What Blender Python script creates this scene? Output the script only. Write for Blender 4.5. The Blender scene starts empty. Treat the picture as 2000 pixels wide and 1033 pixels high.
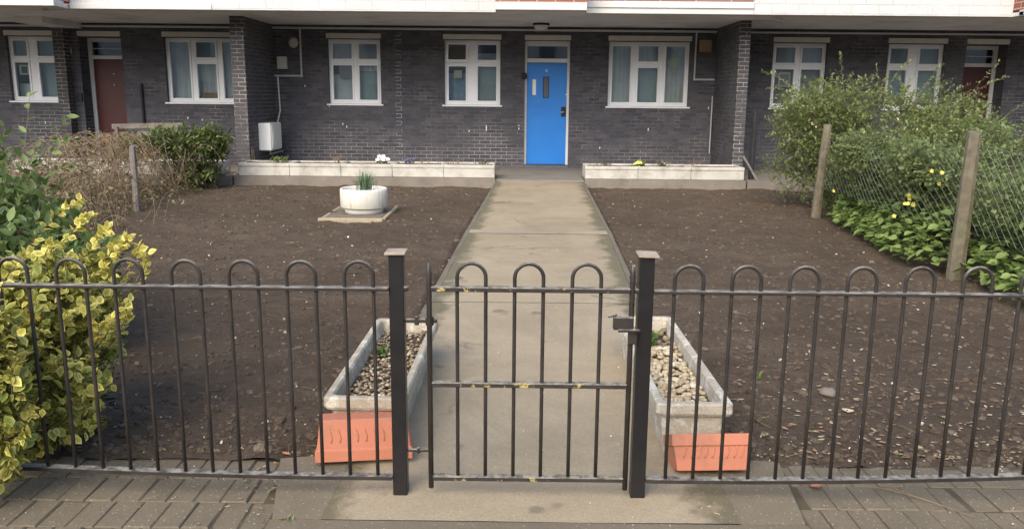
import bpy, bmesh, math, random
import numpy as np
from mathutils import Vector, Matrix, Euler, noise as mnoise

random.seed(7)
rng = np.random.default_rng(11)
R = math.radians
scn = bpy.context.scene
COL = scn.collection

# ------------------------------------------------------------------ camera, sky, sun, exposure
F_PX, PITCH, YAW, ROLL, CAM_H = 1620.0, R(11.5), R(0.3), R(0.53), 1.6
fw = Vector((-math.sin(YAW) * math.cos(PITCH), math.cos(YAW) * math.cos(PITCH), -math.sin(PITCH)))
r0 = Vector((math.cos(YAW), math.sin(YAW), 0))
u0 = r0.cross(fw)
rt = r0 * math.cos(ROLL) + u0 * math.sin(ROLL)
up = rt.cross(fw)
cam_data = bpy.data.cameras.new('camera')
cam = bpy.data.objects.new('camera', cam_data)
COL.objects.link(cam)
cam.matrix_world = Matrix(((rt.x, up.x, -fw.x, 0), (rt.y, up.y, -fw.y, 0), (rt.z, up.z, -fw.z, CAM_H), (0, 0, 0, 1)))
cam_data.sensor_width = 36
cam_data.lens = F_PX / 2000 * 36
cam_data.clip_end = 2000
scn.camera = cam

SUN_DIR = Vector((-0.30, -0.74, 0.62)).normalized()       # towards the sun: behind the camera, slightly left
world = bpy.data.worlds.new('World')
scn.world = world
world.use_nodes = True
wn = world.node_tree.nodes
bg = wn['Background']
sky = wn.new('ShaderNodeTexSky')
sky.sky_type = 'NISHITA'
sky.sun_disc = False
sky.sun_elevation = math.asin(SUN_DIR.z)
sky.sun_rotation = math.atan2(SUN_DIR.x, SUN_DIR.y)
sky.air_density = 1.0
sky.dust_density = 2.5
sky.ozone_density = 1.0
world.node_tree.links.new(sky.outputs['Color'], bg.inputs['Color'])
bg.inputs['Strength'].default_value = 0.14
sun_data = bpy.data.lights.new('sun', 'SUN')
sun_data.energy = 1.3
sun_data.angle = R(55)
sun_data.color = (1.0, 0.91, 0.77)
sun = bpy.data.objects.new('sun', sun_data)
COL.objects.link(sun)
sun.rotation_euler = SUN_DIR.to_track_quat('Z', 'Y').to_euler()
vs = scn.view_settings
vs.view_transform = 'Standard'
vs.look = 'None'
vs.gamma = 1
vs.exposure = 1.2

# ------------------------------------------------------------------ material helpers
class NT:
    def __init__(s, name):
        s.m = bpy.data.materials.new(name)
        s.m.use_nodes = True
        s.t = s.m.node_tree
        s.n = s.t.nodes
        s.b = s.n['Principled BSDF']
        s.out = s.n['Material Output']
        g = s.n.new('ShaderNodeNewGeometry')
        s.geo = g
        s.pos = g.outputs['Position']

    def link(s, a, b):
        s.t.links.new(a, b)

    def val(s, sock, v):
        if hasattr(v, 'is_output') or isinstance(v, bpy.types.NodeSocket):
            s.link(v, sock)
        else:
            if isinstance(v, (tuple, list)) and len(v) == 3 and sock.type == 'RGBA':
                v = (*v, 1)
            sock.default_value = v

    def noise(s, scale, detail=5, rough=.6, vec=None, dist=0.0, out='Fac'):
        n = s.n.new('ShaderNodeTexNoise')
        n.inputs['Scale'].default_value = scale
        n.inputs['Detail'].default_value = detail
        n.inputs['Roughness'].default_value = rough
        n.inputs['Distortion'].default_value = dist
        s.link(vec or s.pos, n.inputs['Vector'])
        return n.outputs[out]

    def ramp(s, fac, stops, interp='LINEAR'):
        n = s.n.new('ShaderNodeValToRGB')
        n.color_ramp.interpolation = interp
        e = n.color_ramp.elements
        while len(e) > 1:
            e.remove(e[-1])
        for i, (p, c) in enumerate(stops):
            if not isinstance(c, (tuple, list)):
                c = (c, c, c)
            x = e[0] if i == 0 else e.new(p)
            x.position = p
            x.color = (*c[:3], 1)
        s.link(fac, n.inputs['Fac'])
        return n.outputs['Color']

    def mix(s, fac, a, b, mode='MIX'):
        n = s.n.new('ShaderNodeMix')
        n.data_type = 'RGBA'
        n.blend_type = mode
        s.val(n.inputs[0], fac)
        s.val(n.inputs[6], a)
        s.val(n.inputs[7], b)
        return n.outputs[2]

    def math(s, op, a, b=0.0, c=None, clamp=False):
        n = s.n.new('ShaderNodeMath')
        n.operation = op
        n.use_clamp = clamp
        s.val(n.inputs[0], a)
        s.val(n.inputs[1], b)
        if c is not None:
            s.val(n.inputs[2], c)
        return n.outputs[0]

    def sep(s, vec):
        n = s.n.new('ShaderNodeSeparateXYZ')
        s.link(vec, n.inputs[0])
        return n.outputs

    def comb(s, x, y, z=0.0):
        n = s.n.new('ShaderNodeCombineXYZ')
        s.val(n.inputs[0], x)
        s.val(n.inputs[1], y)
        s.val(n.inputs[2], z)
        return n.outputs[0]

    def attr(s, name):
        n = s.n.new('ShaderNodeAttribute')
        n.attribute_name = name
        return n.outputs['Fac']

    def bump(s, h, strength=.3, dist=.01, normal=None):
        n = s.n.new('ShaderNodeBump')
        n.inputs['Strength'].default_value = strength
        n.inputs['Distance'].default_value = dist
        s.link(h, n.inputs['Height'])
        if normal:
            s.link(normal, n.inputs['Normal'])
        return n.outputs[0]

    def fin(s, color, rough=.7, normal=None, metal=0.0, spec=.3):
        s.val(s.b.inputs['Base Color'], color)
        s.val(s.b.inputs['Roughness'], rough)
        s.b.inputs['Metallic'].default_value = metal
        s.b.inputs['Specular IOR Level'].default_value = spec
        if normal:
            s.link(normal, s.b.inputs['Normal'])
        return s.m


def simple(name, c1, c2=None, scale=6, rough=.6, bscale=80, bump=.15, bdist=.003, spec=.3, dirt=None, dscale=3, dlo=.55, dhi=.75, metal=0):
    """two-tone noise colour, fine bump and optional dirt patches"""
    k = NT(name)
    c2 = c2 or tuple(x * .85 for x in c1)
    col = k.ramp(k.noise(scale, 6), [(.32, c1), (.68, c2)])
    if dirt:
        col = k.mix(k.ramp(k.noise(dscale, 7, .68), [(dlo, 0), (dhi, 1)]), col, dirt)
    nrm = k.bump(k.noise(bscale, 4), bump, bdist) if bump else None
    return k.fin(col, rough, nrm, metal, spec)


def brick_mat(name, c1, c2, mortar_dark, mortar_light, light_lo, light_hi, bw=.225, bh=.075, ms=.011, tone=None, bump=.5, rough=.75, patch=None, grime=None):
    """running-bond brickwork laid on X-Z (faces to Y) or Y-Z (faces to X)"""
    k = NT(name)
    px = k.sep(k.pos)
    nx = k.sep(k.geo.outputs['True Normal'])
    side = k.math('GREATER_THAN', k.math('ABSOLUTE', nx[0]), .7)
    u = k.math('ADD', k.math('MULTIPLY', px[0], k.math('SUBTRACT', 1.0, side)), k.math('MULTIPLY', px[1], side))
    vec = k.comb(u, px[2])
    wob = k.noise(9, 3, .5, out='Color')
    vadd = k.n.new('ShaderNodeVectorMath')
    vadd.operation = 'MULTIPLY_ADD'
    k.link(wob, vadd.inputs[0])
    vadd.inputs[1].default_value = (.007, .007, 0)
    k.link(vec, vadd.inputs[2])
    b = k.n.new('ShaderNodeTexBrick')
    b.offset = .5
    k.link(vadd.outputs[0], b.inputs['Vector'])
    b.inputs['Scale'].default_value = 1
    b.inputs['Brick Width'].default_value = bw
    b.inputs['Row Height'].default_value = bh
    b.inputs['Mortar Size'].default_value = ms / 2
    b.inputs['Mortar Smooth'].default_value = .25
    b.inputs['Bias'].default_value = -.1
    b.inputs['Color1'].default_value = (*c1, 1)
    b.inputs['Color2'].default_value = (*c2, 1)
    b.inputs['Mortar'].default_value = (.5, .5, .5, 1)
    bcol = k.mix(k.ramp(k.noise(3.0, 7, .7), [(.3, 0), (.75, .75)]), b.outputs['Color'], tone or tuple(x * .6 for x in c1))
    bcol = k.mix(k.ramp(k.noise(45, 5, .7), [(.45, 0), (.8, .5)]), bcol, tuple(min(1, x * 1.7) for x in c2))
    lm = k.ramp(k.noise(1.7, 8, .72), [(light_lo, 0), (light_hi, 1)])
    if patch:
        for (cx, cz, rx, rz, amt) in patch:
            dx = k.math('DIVIDE', k.math('SUBTRACT', px[0], cx), rx)
            dz = k.math('DIVIDE', k.math('SUBTRACT', px[2], cz), rz)
            d = k.math('ADD', k.math('MULTIPLY', dx, dx), k.math('MULTIPLY', dz, dz))
            d = k.math('ADD', d, k.math('MULTIPLY', k.noise(5, 5, .7), 1.2))
            m = k.math('MULTIPLY', k.math('SUBTRACT', 1.6, d, clamp=True), amt)
            lm = k.math('ADD', lm, m, clamp=True)
    mcol = k.mix(lm, mortar_dark, mortar_light)
    col = k.mix(b.outputs['Fac'], bcol, mcol)
    if grime:
        col = k.mix(k.ramp(k.noise(.9, 8, .7), [(.5, 0), (.8, grime[3])]), col, grime[:3])
        sv = k.comb(k.math('MULTIPLY', px[0], 7.0), k.math('MULTIPLY', px[1], 7.0), k.math('MULTIPLY', px[2], .8))
        col = k.mix(k.ramp(k.noise(1, 6, .7, vec=sv), [(.54, 0), (.72, .45)]), col, grime[:3])
    h = k.math('ADD', k.math('MULTIPLY', b.outputs['Fac'], -1.0), k.math('MULTIPLY', k.noise(70, 4), .5))
    return k.fin(col, rough, k.bump(h, bump, .006), 0, .25)


def leaf_mat(name, dark, light, edge=None, rough=.45, trans=.3, extra=None, spec=.35):
    """leaf surface: tone (attribute) runs dark -> light, edge (attribute) paints a pale margin on variegated leaves"""
    k = NT(name)
    tone = k.attr('tone')
    col = k.mix(tone, dark, light)
    ri = k.geo.outputs['Random Per Island']
    col = k.mix(k.math('MULTIPLY', ri, .45), col, tuple(x * .55 for x in dark))
    if edge:
        e = k.math('MULTIPLY', k.math('POWER', k.attr('edge'), 1.6), k.math('MULTIPLY_ADD', tone, .85, .15))
        col = k.mix(e, col, edge)
    if extra:
        col = k.mix(k.math('GREATER_THAN', ri, extra[3]), col, extra[:3])
    k.fin(col, rough, None, 0, spec)
    tr = k.n.new('ShaderNodeBsdfTranslucent')
    k.link(col, tr.inputs['Color'])
    mx = k.n.new('ShaderNodeMixShader')
    mx.inputs[0].default_value = trans
    k.link(k.b.outputs[0], mx.inputs[1])
    k.link(tr.outputs[0], mx.inputs[2])
    k.link(mx.outputs[0], k.out.inputs[0])
    return k.m


def tone_mat(name, stops, rough=.8, bump=0):
    """colour picked at random for every loose piece of a mesh (chips, pebbles, leaves of litter)"""
    k = NT(name)
    col = k.ramp(k.geo.outputs['Random Per Island'], stops, 'CONSTANT')
    col = k.mix(k.ramp(k.noise(60, 4), [(.35, 0), (.75, .5)]), col, tuple(x * .6 for x in stops[0][1]))
    return k.fin(col, rough, k.bump(k.noise(120, 3), bump, .002) if bump else None)


M = {}
# dark brickwork of the ground floor
M['brick'] = brick_mat('dark_brick', (.054, .054, .067), (.122, .115, .122), (.078, .077, .086), (.36, .34, .32), .50, .74,
                       tone=(.050, .050, .062), patch=[(-.62, .62, .55, .55, .9), (-3.9, .55, .9, .5, .4), (-1.3, .35, 1.2, .28, .6), (-3.2, .35, 1.7, .35, .45), (2.6, .35, 1.5, .3, .35), (-7, .6, 2.5, .5, .3), (-9.8, .6, 1.0, .6, .5), (.0, .35, .6, .25, .7), (-9.6, .9, .7, .55, .6), (-5.0, 1.6, .25, 1.5, .35)])
M['brick_end'] = brick_mat('pier_brick', (.062, .058, .064), (.095, .085, .084), (.11, .105, .10), (.46, .44, .41), .40, .60, tone=(.046, .044, .050))
M['brick_white'] = brick_mat('white_painted_brick', (.56, .557, .555), (.50, .497, .495), (.42, .417, .415), (.58, .575, .57), .4, .7, bw=.45, bh=.15, ms=.02, tone=(.48, .477, .475), bump=.4, rough=.6, grime=(.5, .48, .44, .45))
M['brick_red'] = brick_mat('orange_brick', (.36, .13, .075), (.24, .085, .055), (.40, .30, .24), (.52, .44, .38), .4, .7, bw=.30, bh=.10, ms=.02, tone=(.20, .07, .05))
M['brick_brown'] = brick_mat('brown_brick', (.20, .10, .085), (.27, .15, .13), (.30, .25, .23), (.42, .38, .36), .4, .7, bw=.60, bh=.09, ms=.02, tone=(.14, .08, .07))
M['upvc'] = simple('white_window_plastic', (.88, .885, .90), (.85, .855, .87), 2, .35, 200, .03, .001, .4, dirt=(.62, .61, .58), dscale=4, dlo=.62, dhi=.9)
M['white_paint'] = simple('white_gloss_paint', (.74, .74, .73), (.68, .67, .65), 3, .45, 90, .08, .002, .4, dirt=(.48, .45, .40), dscale=5, dlo=.6, dhi=.85)
M['peeling'] = simple('peeling_white_paint', (.72, .72, .70), (.66, .65, .62), 3, .55, 60, .15, .002, .3, dirt=(.10, .09, .085), dscale=6, dlo=.66, dhi=.70)
M['fascia'] = simple('white_concrete_edge', (.60, .596, .585), (.53, .525, .505), 2.5, .6, 40, .12, .004, .3, dirt=(.56, .53, .48), dscale=2.2, dlo=.55, dhi=.8)
M['lintel'] = simple('cream_lintel', (.58, .56, .50), (.50, .48, .43), 4, .65, 60, .12, .003, .3, dirt=(.34, .32, .28), dscale=6, dlo=.6, dhi=.85)
M['soffit'] = simple('painted_soffit', (.74, .74, .74), (.67, .67, .67), .9, .8, 30, .1, .004, .2, dirt=(.34, .33, .31), dscale=1.3, dlo=.5, dhi=.85)
M['door_blue'] = simple('blue_door_paint', (.020, .200, .640), (.024, .225, .690), 2, .34, 120, .06, .001, .5, dirt=(.05, .17, .42), dscale=5, dlo=.6, dhi=.85)
M['door_red'] = simple('dark_red_door_paint', (.085, .018, .018), (.070, .015, .015), 3, .4, 90, .05, .001, .4)
M['dark'] = simple('dark_plastic', (.02, .02, .022), (.03, .03, .03), 10, .5, 100, .05, .001)
M['grey_metal'] = simple('grey_painted_conduit', (.56, .56, .56), (.48, .48, .48), 5, .5, 60, .08, .001, .4)
M['meter'] = simple('white_meter_box', (.84, .83, .80), (.80, .79, .76), 2, .45, 60, .05, .001, .4, dirt=(.50, .48, .44), dscale=5, dlo=.6, dhi=.9)
M['conc_white'] = simple('painted_concrete_trough', (.54, .52, .46), (.44, .42, .37), 3, .75, 50, .25, .004, .25, dirt=(.27, .25, .21), dscale=3.4, dlo=.46, dhi=.74)
M['tub'] = simple('cream_tub_paint', (.72, .70, .62), (.62, .60, .52), 4, .7, 50, .2, .004, .25)
M['slab'] = simple('tub_slab', (.19, .165, .13), (.145, .125, .10), 6, .85, 60, .3, .004, .2, dirt=(.10, .085, .07), dscale=6)
M['slab_rim'] = simple('pale_slab_rim', (.40, .33, .22), (.30, .25, .18), 8, .85, 60, .3, .004, .2, dirt=(.16, .14, .11), dscale=7)
M['plinth'] = simple('grey_plinth', (.235, .205, .17), (.175, .152, .125), 3, .85, 50, .3, .006, .2, dirt=(.11, .10, .09), dscale=4)
M['terracotta'] = simple('terracotta_plastic', (.53, .205, .125), (.46, .17, .10), 3, .55, 150, .08, .001, .3, dirt=(.30, .15, .095), dscale=8, dlo=.48, dhi=.76)
M['wood'] = simple('weathered_timber', (.19, .165, .115), (.11, .096, .068), 14, .85, 70, .5, .006, .2, dirt=(.13, .14, .08), dscale=5)
M['old_wood'] = simple('grey_timber', (.22, .19, .165), (.13, .115, .10), 10, .85, 70, .4, .005, .2)
M['stem'] = simple('bark', (.11, .085, .055), (.07, .055, .038), 20, .85, 90, .3, .003)
M['green_stem'] = simple('green_twigs', (.17, .19, .085), (.12, .11, .06), 20, .8, 90, .2, .002)
M['cane'] = simple('dry_canes', (.30, .205, .125), (.17, .12, .08), 9, .8, 90, .2, .002)
M['wire'] = simple('galvanised_wire', (.30, .34, .27), (.20, .23, .18), 9, .5, 90, 0, .001, .4, metal=.3)
M['paper'] = simple('yellowed_paper', (.66, .62, .42), (.62, .58, .40), 8, .8, 0, 0)
M['greypaper'] = simple('grey_notice', (.30, .30, .29), (.26, .26, .26), 8, .8, 0, 0)
M['slate'] = simple('dark_wired_glass', (.13, .13, .15), (.11, .11, .125), 8, .3, 0, 0)
M['card'] = simple('brown_card', (.34, .25, .14), (.30, .22, .13), 8, .8, 0, 0)
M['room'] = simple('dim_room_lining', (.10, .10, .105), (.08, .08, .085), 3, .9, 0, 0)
M['net'] = simple('net_curtain', (.66, .68, .67), (.54, .57, .57), 5, .9, 0, 0)
M['net2'] = simple('pale_green_blind', (.42, .50, .50), (.37, .45, .45), 3, .9, 0, 0)
M['blue_cloth'] = simple('blue_cloth', (.20, .30, .42), (.34, .44, .52), 9, .9, 0, 0)
M['petal_white'] = simple('white_petals', (.82, .82, .78), (.78, .78, .72), 9, .7, 0, 0)
M['petal_yellow'] = simple('pale_yellow_petals', (.80, .74, .22), (.78, .66, .12), 9, .7, 0, 0)
M['petal_purple'] = simple('purple_petals', (.09, .07, .19), (.14, .11, .26), 9, .7, 0, 0)
M['mortar_white'] = simple('pale_mortar', (.40, .39, .37), (.20, .195, .19), 16, .85, 60, .2, .003)


def glass_mat():
    k = NT('window_glass')
    f = k.n.new('ShaderNodeFresnel')
    f.inputs['IOR'].default_value = 1.55
    fac = k.math('MULTIPLY_ADD', f.outputs[0], 2.0, .08, clamp=True)
    t = k.n.new('ShaderNodeBsdfTransparent')
    t.inputs['Color'].default_value = (.82, .86, .86, 1)
    g = k.n.new('ShaderNodeBsdfGlossy')
    g.inputs['Roughness'].default_value = .03
    k.link(k.bump(k.noise(2.5, 2), .06, .02), g.inputs['Normal'])
    mx = k.n.new('ShaderNodeMixShader')
    k.link(fac, mx.inputs[0])
    k.link(t.outputs[0], mx.inputs[1])
    k.link(g.outputs[0], mx.inputs[2])
    k.link(mx.outputs[0], k.out.inputs[0])
    return k.m


M['glass'] = glass_mat()


def fence_mat():
    k = NT('black_fence_paint')
    nz = k.sep(k.geo.outputs['Normal'])[2]
    top = k.math('MULTIPLY', k.math('SUBTRACT', nz, .35, clamp=True), 2.2, clamp=True)
    worn = k.math('MULTIPLY', top, k.ramp(k.noise(26, 6, .7), [(.38, .1), (.62, 1)]))
    col = k.ramp(k.noise(14, 6), [(.35, (.026, .022, .020)), (.7, (.046, .039, .034))])  # black paint raised a little, veiling haze put into its colour
    col = k.mix(worn, col, (.30, .28, .24))
    fle = k.ramp(k.noise(70, 5, .7), [(.68, 0), (.76, .8)])
    col = k.mix(k.math('MULTIPLY', fle, .5), col, (.22, .20, .16))
    return k.fin(col, k.math('MULTIPLY_ADD', worn, .4, .42), k.bump(k.noise(90, 4), .25, .002), 0, .4)


def gate_rail_mat():
    k = NT('lichened_gate_rail')
    nz = k.sep(k.geo.outputs['Normal'])[2]
    top = k.math('MULTIPLY', k.math('SUBTRACT', nz, .2, clamp=True), 2.0, clamp=True)
    worn = k.math('MULTIPLY', top, k.ramp(k.noise(22, 6, .7), [(.36, .15), (.6, 1)]))
    col = k.ramp(k.noise(14, 6), [(.35, (.026, .022, .020)), (.7, (.046, .039, .034))])  # same raised black as the railings, haze included in the colour
    col = k.mix(worn, col, (.30, .28, .23))
    li = k.ramp(k.noise(16, 5, .75), [(.60, 0), (.66, 1)])
    col = k.mix(li, col, (.42, .34, .13))
    return k.fin(col, .75, k.bump(k.noise(90, 4), .4, .003), 0, .3)


def concrete_mat(name, c1, c2, dark, pale, speck=True):
    k = NT(name)
    col = k.ramp(k.noise(2.2, 8, .7), [(.3, c1), (.7, c2)])
    col = k.mix(k.ramp(k.noise(.8, 8, .72, dist=.4), [(.52, 0), (.75, .75)]), col, dark)
    col = k.mix(k.ramp(k.noise(110, 3, .7), [(.42, 0), (.75, .55)]), col, tuple(x * .55 for x in c2))
    if speck:
        v = k.n.new('ShaderNodeTexVoronoi')
        v.inputs['Scale'].default_value = 42
        k.link(k.pos, v.inputs['Vector'])
        col = k.mix(k.ramp(v.outputs['Distance'], [(.0, .8), (.13, .6), (.17, 0)]), col, pale)
    h = k.math('ADD', k.noise(60, 6, .7), k.math('MULTIPLY', k.noise(6, 4), 1.5))
    return k.fin(col, .85, k.bump(h, .35, .006), 0, .2)


def soil_mat():
    k = NT('bare_soil')
    col = k.ramp(k.noise(3.5, 9, .75), [(.28, (.084, .060, .040)), (.5, (.128, .095, .066)), (.74, (.172, .134, .096))])
    col = k.mix(k.ramp(k.noise(38, 6, .75), [(.40, 0), (.72, .75)]), col, (.048, .034, .024))
    col = k.mix(k.ramp(k.noise(.55, 6, .65, dist=.6), [(.44, 0), (.62, .75)]), col, (.078, .056, .038))
    col = k.mix(k.ramp(k.noise(1.1, 7, .7, dist=.3), [(.58, 0), (.74, .45)]), col, (.085, .088, .040))
    v = k.n.new('ShaderNodeTexVoronoi')
    v.inputs['Scale'].default_value = 30
    k.link(k.pos, v.inputs['Vector'])
    g = k.math('MULTIPLY', k.ramp(v.outputs['Distance'], [(.0, 1), (.10, 1), (.14, 0)]), k.ramp(k.noise(5, 4), [(.52, 0), (.64, .6)]))
    col = k.mix(g, col, (.26, .22, .16))
    h = k.math('ADD', k.noise(26, 8, .75), k.math('MULTIPLY', k.noise(90, 5, .7), .5))
    h = k.math('ADD', h, k.math('MULTIPLY', k.noise(7, 5, .6), 1.6))
    return k.fin(col, .9, k.bump(h, .9, .025), 0, .2)


def path_mat():
    """worn concrete with moss and dirt creeping in from both edges"""
    k = NT('worn_concrete_path')
    p = k.sep(k.pos)
    col = k.ramp(k.noise(2.2, 8, .7), [(.3, (.400, .332, .228)), (.7, (.325, .266, .178))])
    col = k.mix(k.ramp(k.noise(.8, 8, .74, dist=.6), [(.48, 0), (.70, .75)]), col, (.225, .185, .124))
    col = k.mix(k.ramp(k.noise(110, 3, .7), [(.42, 0), (.75, .5)]), col, (.15, .125, .085))
    cx = k.math('MULTIPLY_ADD', p[1], .0306, -.044)
    d = k.math('ABSOLUTE', k.math('SUBTRACT', p[0], cx))
    e = k.math('ADD', d, k.math('MULTIPLY', k.noise(4, 7, .7), .5))
    col = k.mix(k.ramp(e, [(.90, 0), (1.06, .8)]), col, (.105, .098, .055))
    st = k.ramp(k.noise(2.6, 3, .5), [(.66, 0), (.70, .6)])
    col = k.mix(st, col, (.12, .10, .072))
    v = k.n.new('ShaderNodeTexVoronoi')
    v.feature = 'DISTANCE_TO_EDGE'
    v.inputs['Scale'].default_value = .55
    wv = k.n.new('ShaderNodeVectorMath')
    wv.operation = 'MULTIPLY_ADD'
    k.link(k.noise(2.5, 6, .6, out='Color'), wv.inputs[0])
    wv.inputs[1].default_value = (.5, .5, 0)
    k.link(k.pos, wv.inputs[2])
    k.link(wv.outputs[0], v.inputs['Vector'])
    crack = k.ramp(v.outputs['Distance'], [(.0, .7), (.006, .5), (.011, 0)])
    col = k.mix(k.math('MULTIPLY', crack, k.ramp(k.noise(.9, 3), [(.56, 0), (.62, .8)])), col, (.10, .082, .055))
    v2 = k.n.new('ShaderNodeTexVoronoi')
    v2.inputs['Scale'].default_value = 42
    k.link(k.pos, v2.inputs['Vector'])
    col = k.mix(k.ramp(v2.outputs['Distance'], [(.0, .7), (.11, .5), (.15, 0)]), col, (.48, .43, .34))
    h = k.math('ADD', k.noise(60, 6, .7), k.math('MULTIPLY', k.noise(6, 4), 1.5))
    rough = k.math('MULTIPLY_ADD', k.noise(1.2, 5), .4, .5)
    return k.fin(col, rough, k.bump(h, .4, .006), 0, .3)


def trough_mat(name, c1, c2, stain):
    k = NT(name)
    col = k.ramp(k.noise(5, 8, .7), [(.3, c1), (.7, c2)])
    col = k.mix(k.ramp(k.noise(7, 8, .75, dist=.5), [(.5, 0), (.6, .9)]), col, stain)
    col = k.mix(k.ramp(k.noise(80, 4, .7), [(.5, 0), (.7, .5)]), col, tuple(x * .5 for x in c2))
    return k.fin(col, .88, k.bump(k.math('ADD', k.noise(18, 6), k.noise(90, 5)), .5, .006), 0, .2)


def tub_stain_mat():
    k = NT('stained_cream_tub')
    p = k.sep(k.pos)
    vec = k.comb(k.math('MULTIPLY', p[0], 22.0), k.math('MULTIPLY', p[1], 22.0), k.math('MULTIPLY', p[2], 2.2))
    col = k.ramp(k.noise(4, 5), [(.3, (.74, .72, .64)), (.7, (.66, .63, .55))])
    col = k.mix(k.ramp(k.noise(1, 5, .65, vec=vec), [(.54, 0), (.66, .6)]), col, (.36, .33, .27))
    return k.fin(col, .75, k.bump(k.noise(60, 5), .25, .003), 0, .25)


M['fence'] = fence_mat()
M['post_paint'] = simple('black_post_paint', (.010, .010, .011), (.018, .016, .016), 10, .38, 90, .12, .002, .45, dirt=(.10, .085, .065), dscale=9, dlo=.68, dhi=.85)
M['gate_rail'] = gate_rail_mat()
M['cap'] = simple('rusty_cap', (.40, .33, .26), (.28, .225, .18), 18, .8, 80, .4, .003, .25, dirt=(.12, .09, .075), dscale=22)
M['path'] = path_mat()
M['path_patch'] = concrete_mat('pale_mortar_band', (.40, .345, .25), (.30, .255, .185), (.20, .17, .12), (.50, .45, .36))
M['apron'] = concrete_mat('stained_apron', (.225, .190, .135), (.17, .143, .10), (.112, .10, .066), (.42, .38, .30))
M['edge'] = concrete_mat('path_edging', (.20, .18, .14), (.15, .13, .10), (.10, .095, .07), (.35, .31, .25))
M['terrace'] = concrete_mat('terrace_concrete', (.25, .23, .20), (.20, .185, .16), (.14, .125, .105), (.34, .31, .27), False)
M['step'] = concrete_mat('door_step_tiles', (.15, .15, .165), (.12, .12, .135), (.09, .09, .10), (.22, .22, .22), False)
M['sett'] = concrete_mat('paving_setts', (.205, .170, .120), (.155, .130, .092), (.100, .090, .058), (.36, .33, .28))
M['joint'] = simple('dark_paving_joints', (.105, .086, .060), (.080, .070, .046), 9, .95, 60, .4, .004, .1)
M['soil'] = soil_mat()
M['clod'] = tone_mat('soil_clods', [(0, (.100, .073, .050)), (.35, (.075, .054, .037)), (.7, (.130, .098, .070)), (.95, (.18, .145, .105))], .95, .5)
M['chips'] = tone_mat('pale_chips', [(0, (.46, .42, .34)), (.3, (.60, .57, .48)), (.55, (.36, .31, .23)), (.75, (.72, .69, .62)), (.9, (.50, .38, .22))], .8)
M['litter'] = tone_mat('leaf_litter', [(0, (.22, .15, .095)), (.25, (.30, .22, .14)), (.45, (.16, .115, .075)), (.66, (.32, .19, .13)), (.78, (.40, .34, .21)), (.92, (.24, .25, .10))], .75)
M['pebble'] = tone_mat('cream_pebbles', [(0, (.50, .42, .29)), (.3, (.43, .34, .21)), (.55, (.55, .48, .35)), (.78, (.36, .27, .17)), (.92, (.60, .55, .44))], .6, .2)
M['gravel'] = tone_mat('mixed_gravel', [(0, (.26, .205, .135)), (.3, (.19, .148, .10)), (.5, (.34, .27, .18)), (.7, (.44, .38, .28)), (.85, (.28, .18, .115))], .7, .2)
M['trough_l'] = trough_mat('weathered_trough', (.45, .405, .315), (.33, .29, .22), (.66, .63, .55))
M['trough_r'] = trough_mat('weathered_pale_trough', (.49, .445, .355), (.37, .33, .26), (.70, .67, .59))
M['leaf_gold'] = leaf_mat('variegated_leaves', (.135, .195, .032), (.58, .52, .085), edge=(.90, .78, .26), trans=.25)
M['leaf_privet'] = leaf_mat('privet_leaves', (.085, .140, .038), (.22, .30, .095), trans=.3)
M['leaf_laurel'] = leaf_mat('laurel_leaves', (.085, .125, .040), (.25, .31, .095), trans=.38)
M['leaf_rose'] = leaf_mat('rambler_leaves', (.140, .195, .056), (.35, .405, .145), trans=.45, extra=(.56, .52, .34, .965))
M['leaf_vine'] = leaf_mat('vine_leaves', (.165, .225, .078), (.35, .43, .17), trans=.5)
M['leaf_cover'] = leaf_mat('ground_cover_leaves', (.160, .240, .062), (.34, .44, .145), trans=.32, rough=.4)
M['leaf_brown'] = leaf_mat('brownish_leaves', (.13, .115, .06), (.30, .225, .15), trans=.35)
M['leaf_dry'] = leaf_mat('dry_bramble_leaves', (.17, .15, .07), (.32, .26, .15), trans=.25)
M['leaf_weed'] = leaf_mat('weed_leaves', (.090, .098, .038), (.185, .175, .080), trans=.3, extra=(.26, .20, .12, .75))
M['blade'] = leaf_mat('grass_blades', (.13, .22, .12), (.28, .38, .21), trans=.35)
M['moss'] = leaf_mat('succulent_leaves', (.09, .17, .04), (.30, .40, .12), trans=.2)
M['fallen'] = simple('fallen_leaf', (.46, .20, .10), (.36, .15, .08), 30, .7, 0, 0)
M['fallen_pale'] = simple('pale_fallen_leaf', (.60, .50, .32), (.50, .40, .25), 30, .7, 0, 0)

# ------------------------------------------------------------------ mesh helpers
def tag(o, label=None, cat=None, group=None, kind=None):
    if label: o['label'] = label
    if cat: o['category'] = cat
    if group: o['group'] = group
    if kind: o['kind'] = kind
    return o


def empty(name, loc, label=None, cat=None, group=None):
    o = bpy.data.objects.new(name, None)
    COL.objects.link(o)
    o.location = loc
    o.empty_display_size = .1
    return tag(o, label, cat, group)


def root_of(o):
    while o.parent:
        o = o.parent
    return o


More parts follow.
